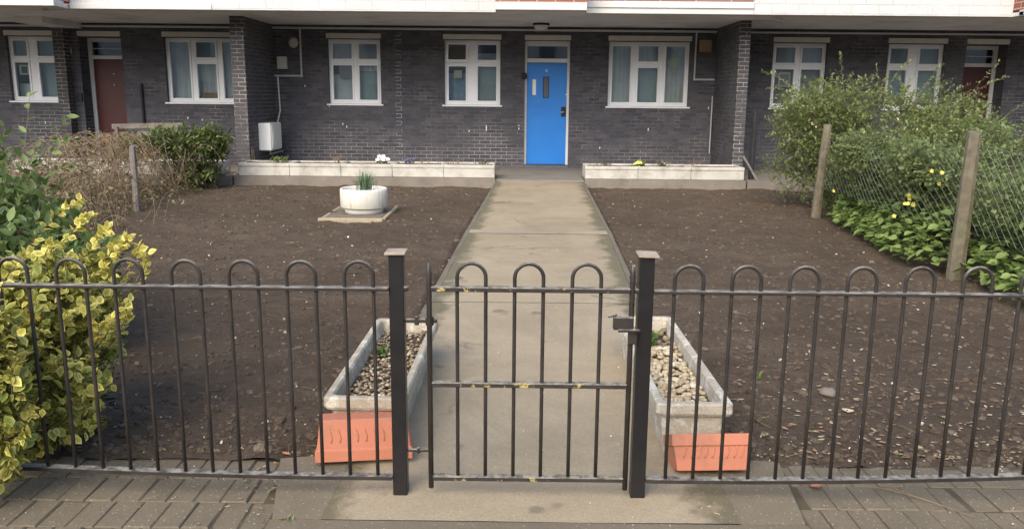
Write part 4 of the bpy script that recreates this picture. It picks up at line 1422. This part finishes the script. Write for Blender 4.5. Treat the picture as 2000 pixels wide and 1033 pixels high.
def window_box(name, W, D, H, label, loc, rot, upside):
    """plastic trough: flared body, thick rim, row of slanting swags pressed into the long side"""
    root = empty(name, loc, label, 'planter', 'terracotta plastic troughs by the gate')
    root.rotation_euler = rot
    mb = MB()
    def rect(w, d, z): return [(-w / 2, -d / 2, z), (w / 2, -d / 2, z), (w / 2, d / 2, z), (-w / 2, d / 2, z)]
    tap = .045
    sec = [(W - tap, D - tap, 0), (W - .014, D - .014, H - .052), (W, D, H - .050), (W, D, H), (W - .012, D - .012, H), (W - .03, D - .03, H - .05), (W - tap - .02, D - tap - .02, .012)]
    for w, d, z in sec: mb.v += rect(w, d, z)
    mb.f.append((3, 2, 1, 0)); k = len(sec) - 1
    mb.f.append(tuple(k * 4 + i for i in range(4)))
    for i in range(k):
        for j in range(4):
            mb.f.append((i * 4 + j, i * 4 + (j + 1) % 4, i * 4 + 4 + (j + 1) % 4, i * 4 + 4 + j))
    if upside:
        mb.v = [(p[0], p[1], H - p[2]) for p in mb.v]; mb.f = [tuple(reversed(f)) for f in mb.f]
    me = mb.build('body', M['terracotta'], None, bevel=.006)
    me.parent = root; me.location = (0, 0, 0)
    sw = MB()
    n = 9
    for i in range(n):
        x = -W * .36 + W * .72 * i / (n - 1)
        for s_ in ((-1, 1) if False else (-1,)):
            pts = []
            for t in range(6):
                f = t / 5
                z = H * (.34 + .34 * f) if not upside else H * (.80 - .34 * f)
                zz = z if not upside else H - z
                dd = (D - tap) / 2 + (tap - .014) / 2 * min(1, zz / (H - .052))
                pts.append((x + .014 * math.sin(f * 2.2), s_ * (dd + .0005), z))
            sw.tube(pts, .0035, 6)
    so_ = sw.build('swag', M['terracotta'], None, smooth=True)
    so_.parent = root; so_.location = (0, 0, 0)
    return root
window_box('terracotta_trough', .42, .17, .18, 'upturned terracotta plastic trough below the left concrete trough', (-.665, 3.455, .024), (R(-7), R(-.5), R(7)), True)
window_box('terracotta_trough', .345, .17, .155, 'terracotta plastic trough leaning below the pebble filled trough', (.845, 3.365, .012), (R(-24), 0, R(3)), False)

# ------------------------------------------------------------------ soil litter: clods, chips, fallen leaves
def in_soil(x, y):
    a, b = path_edges(y)
    if a + .015 < x < b - .015: return False
    for q in (LT, RT):
        if q[0] - .02 < x < q[1] + .02 and q[2] - .25 < y < q[3] + .02: return False
    return True

def scatter(n, ymin, ymax, xr, bias=1.6):
    out = []
    while len(out) < n:
        y = ymin + (ymax - ymin) * random.random() ** bias
        half = .66 * y + .4
        x = random.uniform(max(xr[0], -half), min(xr[1], half))
        if in_soil(x, y): out.append((x, y))
    return out

def soil_z(x, y):
    amp = .028
    return amp * 1.25 * mnoise.noise((x * 1.3, y * 1.3, 0)) + amp * .7 * mnoise.noise((x * 5, y * 5, 3)) + amp * .45 * mnoise.noise((x * 14, y * 14, 7))

mb = MB()
for i, (x, y) in enumerate(scatter(6500, 3.5, 14.5, (-5.3, 4.4), 1.8)):
    mb.blob((x, y, soil_z(x, y)), random.choice([.006, .008, .011, .015, .02]) * (1 + y * .03), i, .6, 5, 4)
for i, (x, y) in enumerate(scatter(420, 3.5, 10, (-5.3, 4.4), 1.5)):
    mb.blob((x, y, soil_z(x, y)), random.uniform(.016, .036), 9000 + i, .55, 7, 5)
tag(mb.build('soil_clods', M['clod']), kind='stuff')
mb = MB()
def chip(mb, x, y, z, r):
    a = random.random() * 6.28
    n = random.choice([4, 5, 5, 6])
    tilt = random.gauss(0, .35), random.gauss(0, .35)
    el = random.uniform(.4, 1)
    top = []
    for k in range(n):
        t = a + 2 * math.pi * k / n
        q = r * random.uniform(.7, 1.1)
        dx, dy = q * math.cos(t) * el, q * math.sin(t)
        top.append((x + dx * math.cos(a) - dy * math.sin(a), y + dx * math.sin(a) + dy * math.cos(a), z + r * .35 + tilt[0] * dx + tilt[1] * dy))
    low = [(p[0], p[1], p[2] - r * .5) for p in top]
    mb.add(top + low, [tuple(range(n))] + [(k, k + n, (k + 1) % n + n, (k + 1) % n) for k in range(n)])
for x, y in scatter(650, 3.5, 14.5, (-5.2, 4.3), 2.3):
    chip(mb, x, y, soil_z(x, y) + .004, random.choice([.003, .004, .005, .006, .008, .011]) * (1 + y * .02))
for _ in range(420):
    y = random.uniform(2.85, 6.5) if random.random() < .7 else random.uniform(6.5, 14)
    a, b = path_edges(y)
    chip(mb, random.uniform(a, b), y, path_z(y) + .001, random.choice([.002, .003, .003, .005]))
for _ in range(260):
    chip(mb, random.uniform(-2.3, 2.3), random.uniform(2.8, 3.45), .002, random.choice([.002, .002, .003, .004]))
tag(mb.build('stone_chips', M['chips']), kind='stuff')

def curled(mb, x, y, z, L, W, a, curl=.4):
    c, s_ = math.cos(a), math.sin(a)
    pr = []
    for u, w in ((0, 0), (.3, .5), (.65, .45), (1, 0)):
        zz = z + L * curl * (abs(u - .5) ** 1.5) * random.uniform(.6, 1.3)
        if w: pr += [(u * L, w * W, zz + W * .2), (u * L, 0, zz), (u * L, -w * W, zz + W * .15)]
        else: pr.append((u * L, 0, zz))
    P = [(x + p[0] * c - p[1] * s_, y + p[0] * s_ + p[1] * c, p[2]) for p in pr]
    mb.add(P, [(0, 2, 1), (0, 3, 2), (1, 2, 5, 4), (2, 3, 6, 5), (4, 5, 7), (5, 6, 7)])
mb = MB()
for _ in range(900):
    y = 3.55 + 2.2 * random.random() ** 1.6
    x = random.uniform(1.05, 2.9)
    if random.random() < .85 * max(0, 1 - (y - 3.55) / 2.2) * min(1, (x - .9) / .7) and in_soil(x, y):
        curled(mb, x, y, soil_z(x, y) + .004, random.uniform(.018, .045), random.uniform(.012, .022), random.random() * 6.28)
for x, y in scatter(190, 3.5, 9, (-3, 4.2), 1.8):
    curled(mb, x, y, soil_z(x, y) + .004, random.uniform(.015, .04), random.uniform(.008, .016), random.random() * 6.28)
for x, y in [(random.gauss(-1.02, .09), random.gauss(3.22, .17)) for _ in range(70)]:
    curled(mb, x, y, .006, random.uniform(.012, .03), random.uniform(.006, .014), random.random() * 6.28)
for _ in range(60):
    x, y = random.uniform(3.0, 4.0), random.uniform(6.3, 8)
    curled(mb, x, y, soil_z(x, y) + .004, random.uniform(.02, .05), random.uniform(.012, .022), random.random() * 6.28)
tag(mb.build('leaf_litter', M['litter']), kind='stuff')
mb = MB()
for x, y in scatter(150, 3.55, 9, (-3, 4.2), 1.5):
    a = random.random() * 6.28; l = random.uniform(.04, .14)
    z = soil_z(x, y) + .008
    mb.tube([(x, y, z), (x + l * .5 * math.cos(a), y + l * .5 * math.sin(a), z + .008), (x + l * math.cos(a + .3), y + l * math.sin(a + .3), z)], .0016, 4, .001)
tag(mb.build('straw_litter', M['cane']), kind='stuff')

for x, y, L, W, a, mt, lab in [(1.24, 3.215, .06, .05, .6, 'fallen', 'orange curled leaf on the setts under the right railing'),
                               (.735, 3.015, .055, .02, .5, 'fallen_pale', 'long pale leaf on the concrete below the right terracotta trough'),
                               (.80, 2.955, .045, .032, 2.4, 'fallen_pale', 'small round pale leaf on the pavement near the latch side post'),
                               (-1.05, 3.50, .05, .02, -.5, 'fallen', 'orange brown leaf on the soil edge behind the left railing'),
                               (1.72, 4.05, .07, .06, 1.3, 'fallen_pale', 'broad pale leaf lying on the soil behind the right railing')]:
    mb = MB(); curled(mb, x, y, .008, L, W, a, .3)
    tag(mb.build('fallen_leaf', M[mt], origin=(x, y, .006)), lab, 'leaf', 'fallen leaves near the gate')
tuft('grass_sprig', 1.41, 4.62, 0, 12, .06, .05, M['moss'], 'tiny pale green sprig in the soil behind the right railing', 'weed', .003)
tuft('grass_sprig', -.86, 2.90, 0, 10, .03, .03, M['moss'], 'tiny green weed at the corner of the concrete slab', 'weed', .004)
mb = MB(); mb.tube([(-1.55, 3.26, .006), (-1.46, 3.25, .016), (-1.40, 3.17, .018), (-1.43, 3.08, .012), (-1.50, 3.03, .006)], .0022, 5, .0012)
tag(mb.build('dry_twig', M['cane'], origin=(-1.46, 3.15, 0)), 'curled dry twig on the setts under the left railing', 'twig')
mb = MB(); mb.tube([(1.52, 3.24, .006), (1.66, 3.12, .014), (1.80, 2.99, .006)], .0022, 5, .0012); mb.tube([(1.66, 3.12, .013), (1.58, 3.19, .02), (1.47, 3.235, .008)], .0018, 5, .001)
tag(mb.build('dry_twig', M['cane'], origin=(1.66, 3.12, 0)), 'forked dry twig on the setts under the right railing', 'twig')
st_ = MB(); st_.blob((1.30, 7.9, .02), .05, 5, .6, 8, 6)
tag(st_.build('stone', M['plinth'], origin=(1.30, 7.9, 0), smooth=True), 'single pale stone on the soil right of the path', 'stone')
st_ = MB(); st_.blob((1.72, 4.35, .015), .055, 9, .5, 8, 6)
tag(st_.build('stone', M['plinth'], origin=(1.72, 4.35, 0), smooth=True), 'flat grey stone among the leaf litter', 'stone')

# ------------------------------------------------------------------ shrubs and plants
bush('golden_shrub', (-2.2, 3.8, 0), 'golden variegated shrub crowding the left railing', 'shrub',
     [(-2.46, 3.72, .40, .58, .42, .44, 5), (-2.14, 3.72, .64, .34, .34, .30, 2.5), (-2.55, 3.70, .62, .5, .4, .32, 2), (-2.2, 3.35, .36, .5, .18, .36, 2), (-2.06, 2.97, .50, .24, .10, .46, 4), (-2.20, 3.6, .20, .36, .36, .20, 1.5)], 1900, .18, 9, .046, .74,
     M['leaf_gold'], M['stem'], gold=.8, up_=.5, curl=.35, bases=[(-2.2, 3.8), (-2.45, 3.75), (-2.1, 3.8)], main=.02, twig=.002, shell=.55)
# the long golden shoots that stick out of it
gs = bpy.data.objects['golden_shrub']
def shoots(root, specs, leafm, L, W, per, stemm, tones):
    V0, T0, Q0, A0, n0 = [], [], [], {'edge': [], 'tone': []}, 0
    mb = MB()
    for (p0, p1, bend) in specs:
        p0, p1 = np.array(p0), np.array(p1)
        mid = (p0 + p1) / 2 + np.array(bend)
        c = lambda t: (1 - t) ** 2 * p0 + 2 * t * (1 - t) * mid + t * t * p1
        mb.tube([c(t) for t in np.linspace(0, 1, 8)], .003, 5, .0012, caps=False)
        ts = np.concatenate([np.linspace(.25, 1, per), np.linspace(.72, 1, per // 2)])
        P = np.array([c(t) for t in ts]) + rng.normal(size=(len(ts), 3)) * .004
        ax = unit(np.array([c(min(1, t + .05)) - c(t - .05) for t in ts]))
        D = unit(ax * .6 + unit(np.cross(ax, rng.normal(size=ax.shape))) * .8)
        N = unit(np.array([0, -.3, 1.]) + rng.normal(size=ax.shape) * .4)
        ll = L * (.7 + .5 * rng.random(len(ts)))
        tn = np.clip(tones[0] + (tones[1] - tones[0]) * ts + .1 * rng.normal(size=len(ts)), 0, 1)
        V, T_, Q, A = leaf_mesh(P, D, N, ll, ll * W, tn)
        V0.append(V); T0.append(T_ + n0); Q0.append(Q + n0); n0 += len(V)
        A0['edge'].append(A['edge']); A0['tone'].append(A['tone'])
    np_mesh('foliage', np.concatenate(V0), np.concatenate(T0), np.concatenate(Q0), leafm, root, {k: np.concatenate(v) for k, v in A0.items()})
    mb.build('stem', stemm, root, smooth=True)
sp0 = []
for (x, y, z, bx, bz) in [(a_ - .13, b_, c_, d_, e_) for a_, b_, c_, d_, e_ in [(-1.97, 3.95, 1.09, -.05, .05), (-1.70, 3.85, .93, .05, .10), (-1.64, 3.82, .89, .1, .08), (-1.80, 3.85, .97, 0, .08), (-1.60, 3.80, .86, .1, .05),
                          (-1.66, 3.55, .62, .1, .05), (-1.60, 3.56, .66, .1, .06), (-1.70, 3.50, .60, .1, .03), (-1.78, 3.2, .98, -.1, .0), (-1.88, 3.10, .90, -.1, 0), (-1.98, 3.05, .82, 0, .02), (-2.08, 3.05, .74, 0, .02),
                          (-1.90, 3.9, 1.02, 0, .05), (-1.75, 3.9, .90, 0, .08), (-2.15, 3.5, .85, 0, .05), (-1.72, 3.8, .90, .05, .08), (-2.3, 3.4, .72, 0, .05)]]:
    sp0.append(((x - .28 + random.uniform(-.05, .05), min(y + .15, 3.9), z - .33), (x, y, z), (bx, 0, bz)))
shoots(gs, sp0, M['leaf_gold'], .044, .75, 20, M['stem'], (.45, 1.0))

bush('privet_shrub', (-3.3, 5.2, 0), 'dark green oval leaved shrub behind the golden one', 'shrub',
     [(-3.30, 5.15, .60, .72, .45, .50, 4), (-2.75, 4.85, .50, .42, .4, .42, 2), (-3.5, 5.6, .85, .5, .4, .42, 1.5)], 430, .30, 8, .082, .55, M['leaf_privet'], M['stem'],
     bases=[(-3.3, 5.2), (-2.9, 5.0)], up_=.6, main=.1, tone_rng=(0, 1))
pv = bpy.data.objects['privet_shrub']
shoots(pv, [((-3.55, 5.7, .7), (-3.42, 5.9, 1.56), (.05, 0, 0)), ((-3.6, 5.8, .7), (-3.22, 6.0, 1.42), (.0, 0, .1)), ((-3.7, 5.7, .8), (-3.62, 5.9, 1.34), (.05, 0, 0)), ((-3.5, 5.6, .8), (-3.1, 5.8, 1.28), (0, 0, .1)), ((-3.6, 5.6, .6), (-3.3, 5.7, 1.22), (0, 0, 0)), ((-3.4, 5.5, .8), (-3.0, 5.6, 1.12), (0, 0, .1))],
       M['leaf_privet'], .075, .5, 9, M['cane'], (.3, 1.0))

# bramble: arching dry canes
br_ = empty('bramble_thicket', (-6.3, 12, 0), 'tangled brown bramble canes in front of the left red door', 'bramble')
mb = MB()
LP = []
def cane(x, y, h, reach, ang, r=.005):
    c, s_ = math.cos(ang), math.sin(ang)
    pts = []
    ph = random.random() * 6
    for k in range(9):
        t = k / 8
        z = h * math.sin(min(1, t * 1.08) * math.pi * .86) * (1 if t < .6 else 1 - .15 * (t - .6))
        q = reach * t
        w = .05 * math.sin(ph + t * 7)
        pts.append((x + q * c - w * s_, y + q * s_ + w * c, max(.02, z)))
    mb.tube(pts, r, 4, r * .45, caps=False)
    for p in pts[2:]:
        if random.random() < .75: LP.append(p)
for _ in range(210):
    x, y = random.uniform(-8.6, -5.3), random.uniform(10.2, 14.2)
    dens = float(np.interp(x, [-8.6, -7.2, -6.4, -5.3], [.42, .62, 1.0, .95]))
    cane(x, y, random.uniform(.35, 1.0) * dens, random.uniform(.5, 1.5), random.gauss(math.pi, 1.2) if x > -6 else random.random() * 6.28, random.uniform(.0025, .006))
for _ in range(60):
    x, y = random.uniform(-6.3, -5.5), random.uniform(11.6, 13.6)
    cane(x, y, random.uniform(.85, 1.0), random.uniform(.8, 1.4), random.gauss(math.pi, .5), random.uniform(.004, .007))
for _ in range(150):
    x, y = random.uniform(-7.2, -4.4), random.uniform(7.2, 10.5)
    if x < -4.0 - (10.5 - y) * .1: cane(x, y, random.uniform(.2, .7), random.uniform(.3, .9), random.random() * 6.28, random.uniform(.002, .004))
mb.build('canes', M['cane'], br_, smooth=True)
LPa = np.array(LP)
k = len(LPa) * 2
P = np.repeat(LPa, 2, 0) + rng.normal(size=(k, 3)) * .03
P[:, 2] = np.maximum(P[:, 2], .03)
ll = .045 * (.6 + .8 * rng.random(k))
V, T_, Q, A = leaf_mesh(P, rng.normal(size=(k, 3)), unit(np.array([0, 0, 1.]) + rng.normal(size=(k, 3)) * .7), ll, ll * .6, rng.random(k), .4)
np_mesh('leaves', V, T_, Q, M['leaf_dry'], br_, A)

bush('laurel_shrub', (-5.5, 14.2, 0), 'green laurel shrub beside the left brick pier', 'shrub',
     [(-5.80, 14.15, .80, .78, .42, .32, 4), (-5.12, 14.05, .78, .36, .36, .34, 3), (-5.40, 14.15, .28, .42, .4, .26, 1.6), (-6.5, 14.1, .70, .4, .4, .25, 1)], 560, .32, 9, .10, .34, M['leaf_laurel'], M['stem'],
     bases=[(-5.2, 14.2), (-5.6, 14.2), (-5.9, 14.2)], up_=.35, main=.1, gold=1.6, twig=.004)

bush('rambling_shrub', (4.7, 12.1, 0), 'tall airy rambling shrub hiding the windows right of the right brick pier', 'shrub',
     [(4.35, 12.2, 1.20, .78, .75, .72, 5), (4.5, 12.0, 1.50, 1.0, .6, .52, 2.6), (4.5, 12.5, .60, .9, .8, .5, 2.5), (5.3, 11.6, 1.55, 1.3, .6, .45, 1.4), (5.6, 11.0, 1.10, .85, .8, .50, 4), (5.85, 10.5, .95, .5, .6, .55, 2.0), (5.7, 11.6, 1.45, .8, .6, .42, 1.2)],
     2050, .34, 10, .052, .5, M['leaf_rose'], M['green_stem'], bases=[(4.6, 12.2), (4.9, 12.0), (5.6, 11.2)], up_=.3, main=.06, twig=.0025, shell=.3)
rs = bpy.data.objects['rambling_shrub']
shoots(rs, [((4.2, 12.2, 1.5), (3.55, 12.4, 1.98), (0, 0, .15)), ((4.3, 12.2, 1.4), (3.62, 12.3, 1.75), (0, 0, .2)), ((4.6, 12, 1.7), (4.5, 12, 2.22), (0, 0, 0)), ((5.0, 11.8, 1.6), (5.3, 11.6, 2.1), (0, 0, .05)), ((5.3, 11.4, 1.5), (5.6, 11.3, 2.06), (0, 0, .1)), ((5.6, 11.2, 1.4), (6.3, 11, 1.9), (0, 0, .1)), ((5.4, 11.4, 1.4), (5.0, 11.3, 1.9), (0, 0, .1)), ((4.9, 12, 1.5), (5.2, 12, 1.95), (.1, 0, 0)), ((6, 10.6, 1.3), (6.5, 10.5, 1.72), (0, 0, .05))] + [((4.4 + .2 * i, 12, 1.1), (3.6 + .33 * i + random.uniform(-.1, .1), 12 - .1 * i, 1.55 + random.uniform(0, .55)), (random.uniform(-.1, .1), 0, .15)) for i in range(9)],
       M['leaf_rose'], .045, .5, 16, M['cane'], (.2, .9))
bush('vine_tangle', (4.75, 9.2, 0), 'leafy green vines pressed against the wire fence', 'vine',
     [(4.36, 10.2, .86, .42, .95, .44, 4), (4.34, 8.7, .84, .42, .95, .42, 4), (4.42, 7.0, .75, .45, .95, .36, 2.5), (5.4, 9, .95, .7, 1.5, .5, 3), (4.06, 10.2, .95, .12, .8, .30, 1.0), (4.04, 8.5, .98, .12, .8, .26, .8), (4.5, 11.4, .45, .5, .6, .45, 1.5)],
     2500, .26, 8, .050, .6, M['leaf_vine'], M['stem'], bases=[(4.8, 9.5), (4.8, 8.3), (4.9, 7.2)], up_=.2, main=.05, shell=.3)
bush('brown_shrub', (6.7, 10.4, 0), 'brownish pink shrub at the right edge below the right door', 'shrub',
     [(6.65, 10.4, 1.12, .42, .4, .42, 3), (6.8, 10.3, .7, .45, .4, .5, 2)], 420, .25, 8, .05, .55, M['leaf_brown'], M['stem'], up_=.4, main=.08)
mb = MB()
flower_heads(mb, [(4.06 + random.gauss(0, .03), y_ + random.gauss(0, .05), z_ + random.gauss(0, .03)) for y_, z_, c in ((8.15, .92, 4), (8.1, .78, 3), (8.6, .62, 7), (8.5, .55, 6), (10.6, .45, 3), (8.9, .3, 2)) for _ in range(max(1, c - 2))], .026, 5)
mb.build('blossom', M['petal_yellow'], bpy.data.objects['vine_tangle'])

# ground cover and weeds
def carpet(name, pts_fn, n, L, W, mat, hmax, tone_pow=1.0):
    P = []
    while len(P) < n:
        p = pts_fn()
        if p: P.append(p)
    P = np.array(P)
    k = len(P)
    az = rng.random(k) * 6.28
    D = np.stack([np.cos(az), np.sin(az), rng.normal(size=k) * .25 - .05], 1)
    N = unit(np.array([0, 0, 1.]) + rng.normal(size=(k, 3)) * .33)
    ll = L * (.6 + .7 * rng.random(k))
    V, T_, Q, A = leaf_mesh(P, D, N, ll, ll * W, rng.random(k) ** tone_pow, .3)
    return tag(np_mesh(name, V, T_, Q, mat, None, A), kind='stuff')
def gc():
    y = random.uniform(5.8, 11.0)
    edge_x = float(np.interp(y, [5.8, 6.4, 7.2, 7.45, 7.9, 8.4, 9.5, 11], [3.92, 3.95, 3.98, 4.02, 3.82, 3.80, 3.98, 4.14]))
    x = edge_x + 2.0 * random.random() ** 1.3
    if abs(x - 4.03) < .1 and abs(y - 7.4) < .12: return None
    h = .13 + .40 * min(1, (x - edge_x) / .40)
    return (x, y, h * (.35 + .75 * random.random() ** .5))
carpet('ground_cover', gc, 4800, .098, .72, M['leaf_cover'], .3, .8)
def wl():
    y = random.uniform(6.2, 14.4)
    x = random.uniform(-9.5, -4.75 if y < 10 else -5.15)
    if x > -.66 * y - .8 and True:
        return (x, y, .02 + (.62 if y > 9 else .4) * random.random() ** 1.7 * min(1, max(.1, (-4.9 - x) / .6)))
    return None
carpet('weeds', wl, 9000, .055, .5, M['leaf_weed'], .2)
def wr():
    y = random.uniform(9.5, 14.4); x = random.uniform(4.2, 8)
    return (x, y, .02 + .2 * random.random() ** 2)
carpet('undergrowth', wr, 2200, .055, .5, M['leaf_weed'], .2)

# wire fence with timber posts
wf = empty('wire_fence', (4.04, 9.3, 0), 'sagging chain link fence on two leaning timber posts at the right', 'fence')
mb = MB()
pitch = .10
y0_, y1_ = 4.6, 11.15
def wz(y):     # top and bottom of the netting
    t = float(np.interp(y, [4.6, 7.4, 9.2, 11.15], [1.05, 1.20, 1.02, 1.10]))
    return t, .42
def wx(y, z):
    return 4.045 + .05 * math.sin(y * 1.9) * (.5 + z * .5) + .03 * (z - .6)
nw = int((y1_ - y0_ + 1.2) / (pitch * 1.25))
for sgn in (1, -1):
    for i in range(0, nw, 1 if sgn > 0 else 2):
        ys = y0_ - 1.1 + i * pitch * 1.25 if sgn > 0 else y0_ + i * pitch * 1.25
        pts = []
        for k in range(8):
            f = k / 7
            yy = ys + sgn * f * 1.0
            if y0_ <= yy <= y1_:
                t, b = wz(yy)
                z = b + (t - b) * f
                pts.append((wx(yy, z) + sgn * .002, yy, z))
        if len(pts) > 1: mb.tube(pts, .0014, 3, caps=False)
mb.tube([(wx(y, wz(y)[0]), y, wz(y)[0]) for y in np.linspace(y0_, y1_, 30)], .002, 4)
mb.build('netting', M['wire'], wf)
def timber(name, base, top, r, mat, parent=None, label=None, cat=None):
    mb = MB()
    b, t = Vector(base), Vector(top)
    n = 9
    for i in range(12):
        f = i / 11
        c = b + (t - b) * f
        rr_ = r * (1.18 - .22 * f)
        for j in range(n):
            a = 2 * math.pi * j / n
            k = rr_ * (1 + .12 * mnoise.noise((math.cos(a) * 2 + b.x, math.sin(a) * 2 + b.y, f * 3)))
            sq = 1 / max(abs(math.cos(a)), abs(math.sin(a))) ** .4
            mb.v.append((c.x + k * sq * math.cos(a), c.y + k * sq * math.sin(a), c.z + (.015 * math.sin(a) if i == 11 else 0)))
    for i in range(11):
        for j in range(n):
            q = i * n
            mb.f.append((q + j, q + (j + 1) % n, q + n + (j + 1) % n, q + n + j))
    mb.f.append(tuple(11 * n + j for j in range(n)))
    o = mb.build(name, mat, parent, origin=None if parent else base)
    if label: tag(o, label, cat)
    return o
timber('post', (4.035, 11.15, -.05), (4.10, 11.15, 1.25), .052, M['wood'], wf)
timber('post', (3.985, 7.40, -.05), (4.015, 7.40, 1.32), .058, M['wood'], wf)
timber('fence_post', (-5.22, 11.29, -.05), (-5.235, 11.32, .88), .040, M['old_wood'], None, 'thin weathered post among the bramble canes', 'post')
timber('fence_post', (4.215, 15.0, -.05), (4.215, 15.0, 1.40), .042, M['dark'], None, 'dark upright post in front of the right brick pier', 'post')
mb = MB(); mb.tube([(4.36, 14.7, -.01), (4.03, 14.92, .58)], .022, 6)
tag(mb.build('leaning_stick', M['old_wood'], origin=(4.36, 14.7, 0)), 'grey stick leaning on the dark post by the right brick pier', 'stick')

# old garden bench half hidden by the canes
bn = empty('garden_bench', (-7.25, 15.9, .12), 'weathered grey garden bench half hidden by the bramble canes', 'bench')
mb = MB(); mb.obox((-7.1, 16.05, .965), (1.35, .035, .10), (R(-8), R(-1.5), 0)); mb.obox((-7.1, 16.03, .82), (1.30, .03, .08), (R(-8), R(-1.5), 0)); mb.build('backrest', M['old_wood'], bn, bevel=.006)
mb = MB(); mb.box(-7.75, -6.45, 15.60, 15.98, .54, .58); mb.build('seat', M['old_wood'], bn, bevel=.006)
for x in (-7.70, -6.55):
    for y_ in (15.62, 15.98):
        mb = MB(); mb.box(x, x + .06, y_, y_ + .05, .12, .54 if y_ < 15.9 else .95); mb.build('leg', M['old_wood'], bn, bevel=.004)
